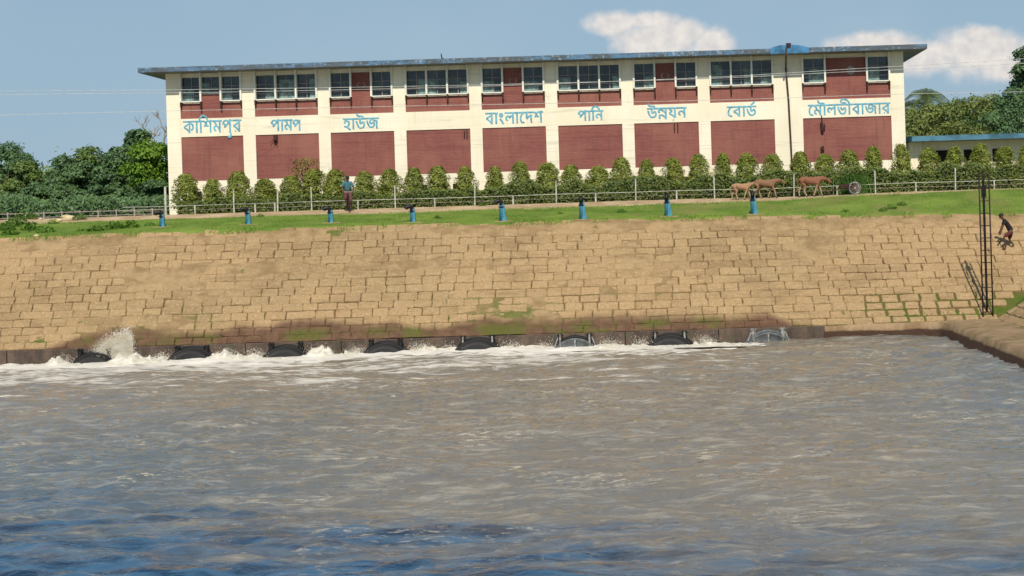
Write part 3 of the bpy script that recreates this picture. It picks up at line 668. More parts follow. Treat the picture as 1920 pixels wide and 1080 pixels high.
P_(MB().tube([(at(1475, 100, YR).x, YR-.05, Z_ROOF+.1), (dpx-.16, YR-.1, Z_SOF-.1), (dpx-.12, YB-.12, Z_SOF-.7), (dpx-.02, YB-.09, Z_BA1), (dpx+.10, YB-.09, ZG)], .05, 8), 'drain_pipe', M['pipe'])
ant = at(827, 104, YB); P_(MB().tube([(ant.x, YB+.5, Z_ROOF), (ant.x-.05, YB+.5, Z_ROOF+.4)], .03, 6).tube([(ant.x-.05, YB+.5, Z_ROOF+.22), (ant.x+.2, YB+.5, Z_ROOF+.02)], .025, 6), 'roof_mast', M['black'], roof).location = (0, 0, 0)
# broken wall lamps
def fixt(px, py, segs):
    p = at(px, py, YB+.05); f_ = MB()
    for (dx0, dz0, dx1, dz1, r_) in segs: f_.tube([(p.x+dx0, YB+.0, p.z+dz0), (p.x+dx1, YB-.06, p.z+dz1)], r_, 7)
    P_(f_, 'wall_lamp', M['fixture'])
fixt(517, 258, [(0, .15, 0, -.18, .11), (0, 0, -.28, -.28, .015), (.02, -.1, .08, -.4, .02), (-.02, -.1, -.05, -.35, .02)])
fixt(873, 250, [(-.06, .15, -.06, -.15, .035), (.08, .18, .08, -.2, .03)])
fixt(1268, 238, [(-.1, .2, -.1, -.18, .03), (.08, .2, .08, -.2, .03)])
fixt(1541, 234, [(0, .5, 0, -.1, .03), (-.02, .1, .02, -.35, .085), (.15, .05, .14, -.22, .03), (-.05, 0, .05, .05, .05)])
fixt(1541, 279, [(0, .1, .05, -.1, .09), (.1, .15, .02, 0, .03), (-.05, -.1, 0, -.25, .05)])
# ---- painted Bengali lettering as brush strokes
H = lambda a, b: [(a, .585), (b, .585)]
Vv = lambda x, t_=.585: [(x, t_), (x, 0)]
tri = [[(.44, .48), (.06, .31)], [(.06, .30), (.28, .19), (.46, .02)]]
bowl = [(.07, .47), (.12, .3), (.25, .1), (.42, .06), (.58, .12), (.63, .27), (.57, .42)]
pa = [[(.04, .43), (.15, .55), (.28, .59), (.42, .56), (.57, .4)], [(.04, .43), (.12, .43), (.2, .38), (.22, .3)], [(.18, .23), (.45, .47)]]
nloop = [(.2, .15), (.1, .22), (.12, .33), (.22, .38), (.35, .36), (.47, .25)]
G = {
 'ka': (.82, [H(0, .82), Vv(.46)]+tri+[[(.49, .47), (.66, .45), (.72, .3), (.66, .18), (.57, .18)]]),
 'aa': (.27, [H(0, .27), Vv(.14)]),
 'i': (.27, [H(0, .27), Vv(.14), [(.14, .6), (.06, .68), (.2, .84), (.36, .86), (.52, .8), (.64, .66)]]),
 'ii': (.30, [H(0, .30), Vv(.14), [(-.10, .6), (-.15, .68), (-.3, .69), (-.45, .72), (-.48, .8), (-.4, .87), (-.2, .88), (0, .82), (.12, .7), (.14, .6)]]),
 'au': (.27, [H(0, .27), Vv(.14), [(-.33, .88), (-.3, .76), (-.18, .7), (0, .7), (.12, .66), (.14, .58)]]),
 'sha': (.70, [H(.5, .7), Vv(.55, .66), [(0, .58), (.1, .58), (.2, .47), (.15, .35), (.06, .34)], [(.42, .34), (.27, .35), (.24, .47), (.3, .58), (.45, .58), (.54, .46)]]),
 'ma': (.64, [H(0, .64), Vv(.5), [(.05, .53), (.17, .5), (.26, .32)], [(.22, .07), (.1, .15), (.1, .27), (.22, .32), (.35, .28), (.49, .1)]]),
 'pa': (.72, [H(.5, .72), Vv(.58, .66)]+pa),
 'pa2': (.66, [[(a*.95-.04, b*.97-.01) for a, b in q] for q in [Vv(.58, .62)]+pa]),
 'u': (0, [[(-.2, .02), (-.12, -.1), (-.15, -.24), (-.28, -.27), (-.33, -.18)]]),
 'ra': (.62, [H(0, .62), Vv(.47)]+tri+[[(.17, .04), (.21, .04)]]),
 'ba': (.62, [H(0, .62), Vv(.47)]+tri),
 'ha': (.56, [H(0, .56), [(.09, .57), (.2, .52), (.24, .47)], [(.12, .33), (.12, .42), (.25, .47), (.4, .42), (.42, .3), (.35, .2), (.2, .16), (.06, .18)], [(.22, .15), (.4, .05), (.53, -.03)]]),
 'uu': (.72, [H(0, .72), [(.12, .9), (.15, .78), (.25, .73), (.42, .73), (.52, .7), (.55, .6)], [(.34, .56), (.34, .35), (.43, .32), (.53, .4), (.57, .42)], bowl]),
 'da': (.72, [H(0, .72), [(.34, .56), (.34, .35), (.43, .32), (.53, .4), (.57, .42)], bowl, [(.36, .68), (.62, .86)]]),
 'ja': (.93, [H(0, .93), [(.08, .47), (.15, .28), (.28, .12), (.45, .1), (.58, .18), (.6, .3), (.54, .38)], [(.54, .38), (.42, .3), (.32, .32), (.31, .43), (.4, .55)], [(.5, .54), (.6, .46), (.82, .43)], [(.82, .42), (.77, .25), (.8, 0)]]),
 'ng': (.46, [[(.22, .58), (.12, .48), (.22, .38), (.32, .48), (.22, .58)], [(.1, .28), (.25, .15), (.37, -.02)]]),
 'la': (.74, [H(0, .74), Vv(.6), [(.22, .16), (.12, .22), (.1, .33), (.18, .41), (.3, .39), (.37, .28)], [(.37, .33), (.45, .41), (.55, .38), (.6, .32)]]),
 'e': (.38, [H(0, .38), [(.34, .57), (.2, .5), (.1, .3), (.14, .1), (.25, .03), (.37, .06)]]),
 'dda': (.62, [H(0, .62), [(.14, .585), (.14, .22)], [(.14, .22), (.3, .35), (.5, .45)], [(.5, .45), (.46, .3), (.47, .15), (.5, 0)]]),
 'na': (.62, [H(0, .62), Vv(.48), nloop]),
 'nna': (.70, [H(0, .70), [(.58, .585), (.58, -.08)], [(.16, .33), (.07, .38), (.10, .48), (.22, .50), (.38, .44), (.58, .30)], [(.20, -.03), (.11, .03), (.14, .14), (.26, .18), (.42, .12), (.58, .0)]]),
 'ya': (.66, [H(0, .66), Vv(.5), [(.08, .54), (.3, .42)], [(.3, .42), (.1, .28)], [(.1, .26), (.3, .15), (.5, .02)], [(.36, -.13), (.40, -.13)]]),
 'bha': (.74, [H(0, .74), [(.08, .47), (.13, .3), (.26, .1), (.42, .06), (.58, .12), (.63, .27), (.57, .42)], [(.3, .45), (.3, .36), (.4, .3), (.5, .36), (.57, .42)]]),
}
words = [('ka aa i sha ma pa u ra', 343, 452, 228.5, 250), ('pa aa ma pa2', 507, 565, 226, 246), ('ha aa uu ja', 643, 710, 223.5, 243), ('ba aa ng la aa e dda sha', 910, 1018, 213, 233),
         ('pa aa i na', 1083, 1131, 209, 227), ('uu nna ya na', 1213, 1287, 204, 222), ('e ba aa da', 1363, 1418, 201, 219), ('e ma au la bha ii ba aa ja aa ra', 1515, 1669, 198, 217)]
for w, xa, xb, yt, yb in words:
    p0 = at(xa, yt, YB); p1 = at(xb, (yt+yb)/2-.03*(xb-xa), YB); q0 = at(xa, yb, YB); W = p1.x-p0.x; Hh = p0.z-q0.z
    ks = w.split(); tot = sum(G[k_][0] for k_ in ks)+.03*(len(ks)-1); sx = W/tot; sz = Hh/.585; x = 0; lt = MB(); q = 0
    for k_ in ks:
        gw, strokes = G[k_]
        for stx in strokes:
            q += 1; pts = smooth_pts([(p0.x+(x+a)*sx, YB+.038-.0006*(q % 9), q0.z+b*sz) for a, b in stx], 5)
            if len(pts) == 2 and stx[0][1] == stx[1][1]: pts = [pts[0]-Vector((.01, 0, 0)), pts[1]+Vector((.02, 0, 0))]
            rr = .049 if stx[0][0] != stx[1][0] or True else .05
            lt.tube(pts, rr, 6, flat=.25)
        x += gw+.03
    P_(lt, 'lettering', M['letters'])

# low flat-roofed building to the right
lb = empty('low_building', (22, 108.5, ZG)); tag(lb, 'low cream building with a blue edged flat roof at the right end', 'building')
def L_(mb, name, mat, parent=None, **k):
    for i in range(len(mb.v)): v = mb.v[i]; mb.v[i] = (v[0]-22, v[1]-108.5, v[2]-ZG)
    return mb.build(name, mat, parent or lb, **k)
pL = at(1707, 256, 107.8); zrt = ZC+(121.6)/ (F/107.8); zrb = zrt-.30; xL = pL.x
L_(MB().box(xL, 38, 107.8, 114, zrb, zrt-.02), 'roof', M['soffit']); L_(MB().box(xL-.03, 38.03, 107.76, 114.03, zrb+.015, zrt), 'fascia', M['bluelow'])
L_(MB().box(xL+.1, 37.6, 109.0, 113.6, ZG-.4, zrb-.003), 'wall', M['cream'])
for k in range(9):
    x0 = xL+1.55+k*1.62
    w_ = L_(MB().box(x0, x0+1.05, 108.94, 109.02, zrb-1.25, zrb-.50), 'window', M['dark'])
    L_(MB().box(x0-.05, x0+1.1, 108.86, 109.0, zrb-1.33, zrb-1.252), 'window_sill', M['cream'], w_).location = (0, 0, 0)
L_(MB().box(xL+.06, xL+.75, 108.7, 108.99, ZG-.4, zrb-.005), 'corner_pier', M['cream'])

# ------------------------------------------------------------------ fence
fe = empty('fence', (0, YP+.2, ZC+.45)); tag(fe, 'long low white post and rail fence with dark netting in front of the hedge', 'fence')
def fpos(px): p = at(px, 375, YP+.2); return p.x, float(ground_z(p.x, YP+.2))
tall = [310, 438, 520, 584, 741, 890, 1043, 1192, 1340, 1489, 1642, 1792, 1942]; short = [365, 478, 515, 671, 815, 962, 1117, 1269, 1415, 1570, 1718, 1865]
fl0 = Vector(fe.location)
for px in tall:
    x, z = fpos(px); h = 1.45 if px == 310 else random.uniform(1.08, 1.2); r_ = .035 if px != 310 else .06
    MB().tube([Vector((x, YP+.2, z-.1))-fl0, Vector((x+random.uniform(-.02, .03), YP+.2, z+h))-fl0], r_, 8).build('post', M['railpaint'], fe)
for px in short:
    x, z = fpos(px); MB().tube([Vector((x, YP+.2, z-.1))-fl0, Vector((x, YP+.2, z+.46))-fl0], .04, 8).build('short_post', M['railpaint'], fe)
seq = [230]+sorted(tall+short)+[2050]
pts = []
for px in seq: x, z = fpos(px); pts.append(Vector((x, YP+.2, z+.44+random.uniform(-.02, .02)))-fl0)
MB().tube(pts, .015, 6).build('rail', M['railpaint'], fe)
pts2 = [p-Vector((0, -.02, .22)) for p in pts]; MB().tube(pts2, .008, 5).build('wire', M['fan'], fe)
# far left low fence line
lf = MB(); 
for k in range(10): p = at(-20+k*34, 402, 101); lf.box(p.x-.03, p.x+.03, 101, 101.06, ZG-.1, ZG+.42)
lf.box(at(-60, 400, 101).x, at(312, 400, 101).x, 101.01, 101.04, ZG+.32, ZG+.36); lf.box(at(-60, 400, 101).x, at(312, 400, 101).x, 101.012, 101.042, ZG+.1, ZG+.13)
tag(lf.build('wire_fence', M['fan']), 'low grey fence line under the dark trees at left', 'fence')

# ------------------------------------------------------------------ leaves
def leaf_quads(C, N, size, aspect=.45, rs=None):
    """C centres (n,3), N preferred normals (n,3) -> rhombus leaves"""
    r = rs or rng; n = len(C); s_ = size*(.6+.8*r.random(n))[:, None]
    Nn = N+r.normal(0, .55, (n, 3)); Nn /= np.linalg.norm(Nn, axis=1)[:, None]+1e-9
    T = np.cross(Nn, r.normal(0, 1, (n, 3))); T /= np.linalg.norm(T, axis=1)[:, None]+1e-9; B = np.cross(Nn, T)
    V = np.stack([C-T*s_, C+B*s_*aspect+Nn*s_*.15, C+T*s_, C-B*s_*aspect+Nn*s_*.15], 1); return V.reshape(-1, 3)
def shrub_mesh(seed, h=2.2, rad=.5, n=1500, size=.085):
    r = np.random.default_rng(seed); t_ = r.random(n)**.9; a = r.random(n)*6.283
    prof = np.where(t_ < .25, .75+t_, 1.0)*np.sqrt(np.clip(1-((t_-.12)/.9)**2.2, 0, 1)); lump = 1+.22*np.sin(a*3+seed)+.16*np.sin(a*5+t_*9+seed*2)+.10*np.sin(t_*25+a*2)
    q = rad*prof*lump*(.45+.60*r.random(n)**.6); C = np.stack([np.cos(a)*q, np.sin(a)*q, .08+t_*h], 1)
    k = n//14; C[:k] += r.normal(0, .07, (k, 3)); N = np.stack([np.cos(a), np.sin(a), .5+t_*.6], 1); return np_mesh('crown', leaf_quads(C, N, size, .4, r), 4)
shr = [shrub_mesh(i, 2.2, .54+.05*(i % 3), 4600, .062) for i in range(9)]
stemm = MB().tube([(0, 0, -.1), (.01, 0, .5), (0, .02, 1.5)], [.05, .04, .02], 7).mesh('stem')
tops = [(348, 327), (398, 337), (447, 322), (495, 336), (545, 330), (588, 318), (628, 318), (683, 322), (730, 318), (775, 315), (820, 312), (872, 313), (928, 313), (975, 303), (1026, 306), (1070, 310),
        (1122, 312), (1165, 296), (1212, 300), (1262, 297), (1308, 290), (1356, 288), (1399, 288), (1448, 290), (1500, 285), (1545, 290), (1592, 282), (1638, 275), (1690, 271), (1740, 278), (1790, 275), (1838, 270), (1882, 275), (1925, 272)]
mark = ['beside the left corner post of the pump house', 'under the first maroon panel', 'in front of the pier right of the first panel', 'at the left edge of the second maroon panel', 'under the second maroon panel', 'by the brown twiggy bush, on its right',
 'just left of the cyclist', 'just right of the cyclist', 'under the right edge of the third maroon panel', 'right of the third pier gap', 'under the fourth maroon panel', 'in front of the pier left of the fifth panel', 'at the left edge of the fifth panel', 'under the middle of the fifth panel',
 'in front of the pier right of the fifth panel', 'at the left edge of the sixth panel', 'under the sixth maroon panel', 'at the right edge of the sixth panel', 'at the left edge of the seventh panel', 'under the seventh maroon panel', 'in front of the pier right of the seventh panel', 'left of the pale cow',
 'behind the pale cow', 'behind the brown cow, left of the black drain pipe', 'right of the black drain pipe', 'behind the red brown cow', 'behind the tall reeds', 'right of the reeds, under the last maroon panel', 'at the right corner of the pump house', 'first one before the low blue roofed building',
 'second one before the low blue roofed building', 'left of the black lattice mast', 'right of the black lattice mast', 'at the right edge of the view']
YS = 100.1
for i, ((px, py), mk) in enumerate(zip(tops, mark)):
    p = at(px, py, YS); g = ZC+.46; h = p.z-g; me = shr[(i*4) % 9]
    root = empty('conical_shrub', (p.x, YS+random.uniform(-.15, .15), g), random.random()*6.28)
    root.scale = (random.uniform(.85, 1.3), random.uniform(.9, 1.15), h/2.28)
    tag(root, 'yellow green conical shrub '+mk, 'shrub', 'conical shrubs in a row along the hedge')
    link('crown', me, M['shrub'], root); link('stem', stemm, M['bark'], root)
# brown twiggy bush
p = at(572, 300, YS+.6); tb = empty('twiggy_bush', (p.x, YS+.6, ZC+.46)); tag(tb, 'tall brownish twiggy bush standing above the hedge before the second pier', 'bush')
r = np.random.default_rng(4); n = 900; a = r.random(n)*6.28; z = 1+r.random(n)**.8*(p.z-ZC-1.4); q = .75*r.random(n)**.5
link('crown', np_mesh('c', leaf_quads(np.stack([np.cos(a)*q, np.sin(a)*q*.6, z], 1), np.stack([np.cos(a), np.sin(a), a*0+.5], 1), .08, .35, r), 4), foliage('brown_leaves', (.12, .09, .03), (.22, .17, .05), .3, 1.5), tb)
tw = MB()
for k in range(26): a_ = random.random()*6.28; tw.tube(smooth_pts([(0, 0, 0), (math.cos(a_)*.2, math.sin(a_)*.2, 1.1), (math.cos(a_)*.6, math.sin(a_)*.4, random.uniform(1.7, 2.6))], 3), [.02]*3+[.012]*4, 4)
tw.build('twigs', M['palebark'], tb)
# hedge
def hedge_h(X): return np.interp(X, [-27, -10, -6, 4, 12, 30], [.75, .85, 1.1, 1.15, 1.3, 1.35])
n = 70000; r = np.random.default_rng(8); X_ = r.uniform(at(330, 380, 99.3).x, 25, n); hh = hedge_h(X_)*(.62+.75*fbm(X_*1.2, X_*0, 3)); zf = r.random(n)**.7
Yh = 99.25+r.random(n)*.75-.0; C = np.stack([X_, Yh+.06*np.sin(X_*3), ZC+.44+zf*hh], 1)
hd = link('hedge', np_mesh('hedge', leaf_quads(C, np.tile([0, -.8, .6], (n, 1)), .07, .5, r), 4), M['hedge']); tag(hd, 'long clipped dark green hedge behind the white fence', 'hedge')
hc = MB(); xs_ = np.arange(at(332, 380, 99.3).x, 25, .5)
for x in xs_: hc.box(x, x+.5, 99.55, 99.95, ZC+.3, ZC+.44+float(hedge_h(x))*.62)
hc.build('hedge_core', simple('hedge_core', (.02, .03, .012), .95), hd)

# trees: trunk, limbs, clumped crown
def tree(loc, h, w, mat, nclump, nleaf, size, label, name='tree', group=None, seed=0, low=.1, cat='tree', aspect=.5, yr=.7):
    r = np.random.default_rng(seed+100); root = empty(name, loc); tag(root, label, cat, group)
    tr = MB(); cl = []
    for k in range(nclump):
        a = r.random()*6.283; q = math.sqrt(r.random()); t_ = r.random()**.8
        env = math.sqrt(max(.08, 1-((t_-.30)/.74)**2)); cx_, cy_, cz_ = math.cos(a)*q*w/2*env, math.sin(a)*q*w/2*env*yr, h*(low+(1-low)*t_)-.0
        cl.append((cx_, cy_, cz_, (.28+.30*r.random())*min(w, h)*.36))
    tr.tube(smooth_pts([(0, 0, -.2), (r.normal(0, .1), 0, h*.3), (r.normal(0, .2), 0, h*.62)], 4), [h*.03*(1-.08*i) for i in range(9)], 8)
    for c_ in cl[::2]: tr.tube(smooth_pts([(0, 0, h*.15+r.random()*h*.3), (c_[0]*.5, c_[1]*.5, c_[2]*.7), (c_[0], c_[1], c_[2])], 3), [h*.014]*3+[h*.006]*4, 5)
    tr.build('trunk', M['bark'], root, True)
    Cs = []; Ns = []
    for (cx_, cy_, cz_, cr) in cl:
        m_ = int(nleaf/nclump*(cr/(.43*min(w, h)*.36))**1.6)+10; d = r.normal(0, 1, (m_, 3)); d /= np.linalg.norm(d, axis=1)[:, None]; d[:, 2] = np.where(d[:, 2] < -.35, -d[:, 2], d[:, 2])
        rad = cr*(.55+.5*r.random(m_)**.6)*np.where(r.random(m_) < .16, 1+.45*r.random(m_), 1); P3 = d*rad[:, None]*np.array([1.15, 1, .8])+np.array([cx_, cy_, cz_]); Cs.append(P3); Ns.append(d+np.array([0, 0, .4]))
    C = np.concatenate(Cs); N = np.concatenate(Ns); ok = C[:, 2] > .02; link('crown', np_mesh('crown', leaf_quads(C[ok], N[ok], size, aspect, r), 4), mat, root); return root
def tree_at(px, ytop, D, wpx, mat, label, **k):
    p = at(px, ytop, D); g = ZC+.43; return tree((p.x, D, g), p.z-g, wpx*D/F, mat, k.pop('nc', 26), k.pop('nl', 7500), k.pop('size', .105), label, **k)
GT = 'trees left of the pump house'
tree_at(10, 284, 117, 150, M['tree_dark'], 'dark bushy tree at the left edge of the view', group=GT, seed=1)
tree_at(52, 312, 112, 80, M['tree_mid'], 'small mid green tree right of the leftmost dark tree', group=GT, seed=2)
tree_at(118, 300, 116, 120, M['tree_dark'], 'dark round tree right of the gap of sky', group=GT, seed=3)
tree_at(178, 292, 119, 130, M['tree_mid'], 'mid green tree with a palm like tuft beside it', group=GT, seed=4)
tree_at(225, 292, 113, 110, M['tree_dark'], 'dense dark green tree in front of the tallest left tree', group=GT, seed=5)
tree_at(252, 258, 121, 95, M['tree_dark'], 'tallest broad leaved tree of the left group', group=GT, seed=6, size=.17, nl=4200)
tree_at(288, 280, 109.5, 115, M['tree_lime'], 'bright lime green tree touching the left wall of the pump house', group=GT, seed=7, nl=8500, nc=34, low=.25)
tree_at(300, 345, 108, 90, M['tree_dark'], 'dark bush at the foot of the lime green tree', group=GT, seed=8, name='bush', cat='bush')
tree_at(90, 348, 108.5, 130, M['tree_dark'], 'dark undergrowth bush below the gap of sky', group=GT, seed=9, name='bush', cat='bush')
tree_at(195, 350, 108, 130, M['tree_dark'], 'dark undergrowth bush in the middle of the left trees', group=GT, seed=10, name='bush', cat='bush')
tree_at(0, 352, 108, 110, M['tree_mid'], 'green undergrowth bush at the left edge', group=GT, seed=12, name='bush', cat='bush')
tree_at(-70, 280, 118, 150, M['tree_dark'], 'dark tree just outside the left edge', group=GT, seed=13)
GR = 'trees right of the pump house'
tree_at(1722, 205, 131, 90, M['bamboo'], 'olive tree just right of the pump house wall', group=GR, seed=21, size=.10)
tree_at(1782, 192, 133, 130, M['bamboo'], 'broad yellow olive tree above the low building roof', group=GR, seed=22, size=.10, nl=9000)
tree_at(1838, 184, 131, 110, M['bamboo'], 'yellow green tree right of the broad olive one', group=GR, seed=23, size=.10)
tree_at(1800, 205, 140, 160, M['tree_mid'], 'mid green tree behind the olive trees', group=GR, seed=27)
tree_at(1893, 175, 128, 100, M['tree_dark'], 'dark green tree at the foot of the tallest right tree', group=GR, seed=24)
tree_at(1925, 104, 134, 120, M['tree_dark'], 'tallest dark tree at the right edge of the view', group=GR, seed=25, size=.15, nl=7000, low=.3)
tree_at(1880, 215, 122, 110, M['tree_dark'], 'dark low tree right behind the blue roof edge', group=GR, seed=26)
tree_at(1725, 232, 124, 50, M['bamboo'], 'pale brushy bush filling the gap beside the pump house', group=GR, seed=28, name='bush', cat='bush')
# low tangle under the trees, and the far wood beyond
def thicket(name, x0, x1, y0, y1, h, n, size, mat, label, seed, g):
    r = np.random.default_rng(seed); X_ = r.uniform(x0, x1, n); Y_ = r.uniform(y0, y1, n); hh = h*(.55+.9*fbm(X_*.45, Y_*.3+seed, 4)); Z_ = g+hh*r.random(n)**.8
    tag(link(name, np_mesh(name, leaf_quads(np.stack([X_, Y_, Z_], 1), np.tile([0, -.7, .7], (n, 1)), size, .5, r), 4), mat), label, kind='stuff')
thicket('undergrowth', -46, -26.6, 104.5, 110, 1.25, 16000, .10, M['tree_dark'], 'tangled undergrowth below the left trees', 1, ZC+.4)
thicket('far_wood', -95, -40, 150, 165, 4.6, 40000, .15, M['tree_mid'], 'distant wood beyond the left trees', 2, ZC+.4)
thicket('far_trees', 16, 62, 150, 162, 6.6, 50000, .15, M['tree_mid'], 'distant wood beyond the low building', 3, ZC+.4)
# palms
def palm(px, py, D, n, L, label, seed):
    r = random.Random(seed); p = at(px, py, D); g = ZC+.43; root = empty('palm_tree', (p.x, D, g)); tag(root, label, 'palm tree'); h = p.z-g-L*.45
    MB().tube(smooth_pts([(0, 0, -.2), (.1, 0, h*.5), (0, 0, h)], 4), [.16]*4+[.12]*5, 8).build('trunk', M['palebark'], root, True)
    V = []
    for k in range(n):
        a = r.random()*6.283; e = r.uniform(.1, 1.2); d = Vector((math.cos(a), math.sin(a), 0))
        pts = [Vector((0, 0, h))+d*L*t_*math.cos(e)+Vector((0, 0, 1))*(L*t_*math.sin(e)-L*.85*t_*t_) for t_ in [i/8 for i in range(9)]]; side = d.cross(Vector((0, 0, 1)))
        for i in range(1, 9):
            for j in (0, .25, .5, .75):
                for sg in (-1, 1):
                    b = pts[i-1].lerp(pts[i], j); l = L*.30*(1-abs(i/8-.45)); tip = b+side*sg*l+(pts[i]-pts[i-1])*.9-Vector((0, 0, l*.45)); o = (pts[i]-pts[i-1])*.07
                    V += [b-o, b+o, tip, tip-o*.3]
    link('fronds', np_mesh('f', np.array([tuple(q) for q in V]), 4), M['palm'], root)
palm(1735, 152, 136, 20, 2.2, 'palm with drooping fronds standing out above the olive trees', 1)
palm(1712, 178, 137, 14, 1.6, 'smaller palm close to the right wall of the pump house', 2)
palm(162, 282, 122, 14, 1.3, 'palm tuft rising out of the left trees', 3)
# bare pale tree behind the left corner
p = at(300, 205, 124); bt = empty('bare_tree', (p.x, 124, ZC+.43)); tag(bt, 'pale nearly leafless tree rising behind the left corner of the pump house', 'tree'); br_ = MB(); r = random.Random(5); h = p.z-ZC-.43
def limb(b, d, L, rad, dep):
    e = b+d*L; br_.tube(smooth_pts([b, (b+e)/2+Vector((r.uniform(-.1, .1), 0, r.uniform(-.05, .1)))*L, e], 3), [rad*(1-.08*i) for i in range(7)], 5)
    if dep:
        for k in range(3 if dep > 1 else 4): q = Vector((r.uniform(-1, 1), r.uniform(-.6, .6), r.uniform(-.1, 1.))).normalized(); limb(b.lerp(e, r.uniform(.5, 1)), (d*.55+q*.75).normalized(), L*r.uniform(.5, .75), rad*.6, dep-1)
limb(Vector((0, 0, 0)), Vector((0, 0, 1)), h*.62, .11, 0); limb(Vector((0, 0, h*.6)), Vector((-.55, 0, .6)).normalized(), h*.2, .07, 3); limb(Vector((0, 0, h*.6)), Vector((.2, 0, 1)).normalized(), h*.2, .07, 3); limb(Vector((0, 0, h*.55)), Vector((-.9, 0, .35)).normalized(), h*.14, .05, 2)
br_.build('branches', M['palebark'], bt)
n = 260; r2 = np.random.default_rng(3); C = np.stack([-.45+r2.normal(0, .5, n), r2.normal(0, .3, n), h*.60+r2.normal(0, .22, n)], 1); link('leaves', np_mesh('lv', leaf_quads(C, np.tile([0, -.4, 1], (n, 1)), .13, .5, r2), 4), M['tree_mid'], bt)

# ------------------------------------------------------------------ grass, weeds, moss
def blades(n, xr_, yr_, hmin, hmax, w, seed, zfn=ground_z, dens=None):
    r = np.random.default_rng(seed); X_ = r.uniform(*xr_, n); Y_ = r.uniform(*yr_, n)
    if dens is not None: k = r.random(n) < dens(X_, Y_); X_, Y_ = X_[k], Y_[k]; n = len(X_)
    Z_ = zfn(X_, Y_)-.02; a = r.random(n)*6.283; h = r.uniform(hmin, hmax, n); dx, dy = np.cos(a)*w, np.sin(a)*w; lx, ly = r.normal(0, .35, n)*h, r.normal(0, .35, n)*h
    V = np.stack([np.stack([X_-dx, Y_-dy, Z_], 1), np.stack([X_+dx, Y_+dy, Z_], 1), np.stack([X_+lx, Y_+ly, Z_+h], 1)], 1); return V.reshape(-1, 3)
gd = lambda X_, Y_: np.clip((fbm(X_*.35, Y_*.9, 4)-.30)*3.2, .12, 1)
tag(link('grass', np_mesh('grass', blades(90000, (-36, 22), (YT+.1, YG+.3), .04, .12, .016, 3, dens=gd), 3), M['grass']), 'short green grass on the bank top', kind='stuff')
ed = lambda X_, Y_: (fbm(X_*1.1, X_*0+2, 4) > .56)*.9
tag(link('edge_grass', np_mesh('eg', blades(9000, (-36, 20), (YT-.35, YT+.25), .06, .2, .02, 4, dens=ed), 3), M['grass']), 'straggling grass hanging over the top edge of the blocks', kind='stuff')
def moss_d(X_, Y_):
    zc_ = (Y_-YW)/(YT-YW); a = np.clip((X_-8)/3, 0, 1)*(zc_ < .42)*.75*(fbm(X_*.8, Y_*1.2, 3) > .42); b = (zc_ < .09)*(fbm(X_*.3+3.5, X_*0, 3) > .5)*(X_ < 8)*.8; c_ = (fbm(X_*.5+8, Y_*.7, 3) > .76)*.5; return np.maximum(np.maximum(a, b), c_)
def snap(X_, Y_):                       # push moss into the horizontal joints
    return ground_z(X_, Y_)
mv = blades(26000, (-30, 15), (YW+.25, YT-.5), .02, .09, .02, 6, dens=moss_d)
cum = np.cumsum([0]+hs)/SL*(YT-YW)+YW+.12
tri_c = mv.reshape(-1, 3, 3); yc = tri_c[:, 0, 1]; j = np.abs(yc[:, None]-cum[None, :]).argmin(1); low = (yc < YW+.12+hs[0]/SL*8.5*1.3) & (tri_c[:, 0, 0] < 8)
keepm = (np.abs(yc-cum[j]) < .13) | low | (np.random.default_rng(1).random(len(yc)) < .06); tag(link('moss', np_mesh('moss', tri_c[keepm].reshape(-1, 3), 3), M['moss']), 'moss and small weeds in the block joints', kind='stuff')
# leafy weeds at lower left of the bank top and dotted over the turf
def weed_clump(seed, n=130, w=.45, h=.35):
    r = np.random.default_rng(seed); a = r.random(n)*6.28; q = w*r.random(n)**.6; z = h*r.random(n)*(1-(q/w)**2*.7)+.02
    return np_mesh('leaves', leaf_quads(np.stack([np.cos(a)*q, np.sin(a)*q, z], 1), np.tile([0, -.4, 1.], (n, 1)), .075, .5, r), 4)
wm = [weed_clump(i) for i in range(4)]
WD = [(8, 432, 1.3, 'large leafy weed clump at the lower left corner of the turf'), (30, 425, 1.5, 'largest leafy weed clump, second from the left corner of the turf'), (58, 432, 1.2, 'leafy weed clump left of the tiny pale stone at the slope edge'),
 (48, 412, 1.3, 'weed clump left of the stones, nearest the left trees'), (85, 436, 1, 'weed clump just right of the tiny pale stone at the slope edge'), (20, 442, 1, 'weed clump lowest at the left, touching the block slope'),
 (215, 430, 1.1, 'left of a pair of weed clumps left of the first air vent'), (245, 428, 1.1, 'right of a pair of weed clumps left of the first air vent'), (180, 434, .9, 'weed clump on the slope edge below and right of the yellow stones'),
 (150, 412, .9, 'weed clump just right of the larger yellow stone'), (152, 434, .6, 'small weed clump on the slope edge below the yellow stones'), (100, 420, .7, 'small weed clump just below the smaller yellow stone'),
 (280, 424, .6, 'small weed clump just left of the first air vent'), (488, 407, .5, 'small weed clump right of the second air vent'), (1585, 398, .5, 'small weed clump below the spoked cart wheel'),
 (1670, 392, .7, 'middle weed clump of the patch right of the cart'), (1690, 386, .6, 'rightmost weed clump of the patch right of the cart'), (1655, 396, .5, 'leftmost weed clump of the patch right of the cart'),
 (820, 410, .45, 'small weed clump right of the fourth air vent'), (1165, 399, .6, 'weed clump midway between sixth and seventh air vents'), (1050, 402, .4, 'tiny weed clump left of the sixth air vent'), (905, 386, .5, 'small weed clump by the sandy path left of the fifth air vent')]
for i, (px, py, s_, lab) in enumerate(WD):
    p = on_ground(px, py, YT+.15, YP); o = link('weed_clump', wm[i % 4], M['weed']); o.location = p; o.scale = (s_, s_, s_); o.rotation_euler = (0, 0, random.random()*6)
    tag(o, lab, 'weeds', 'weed clumps in the turf')
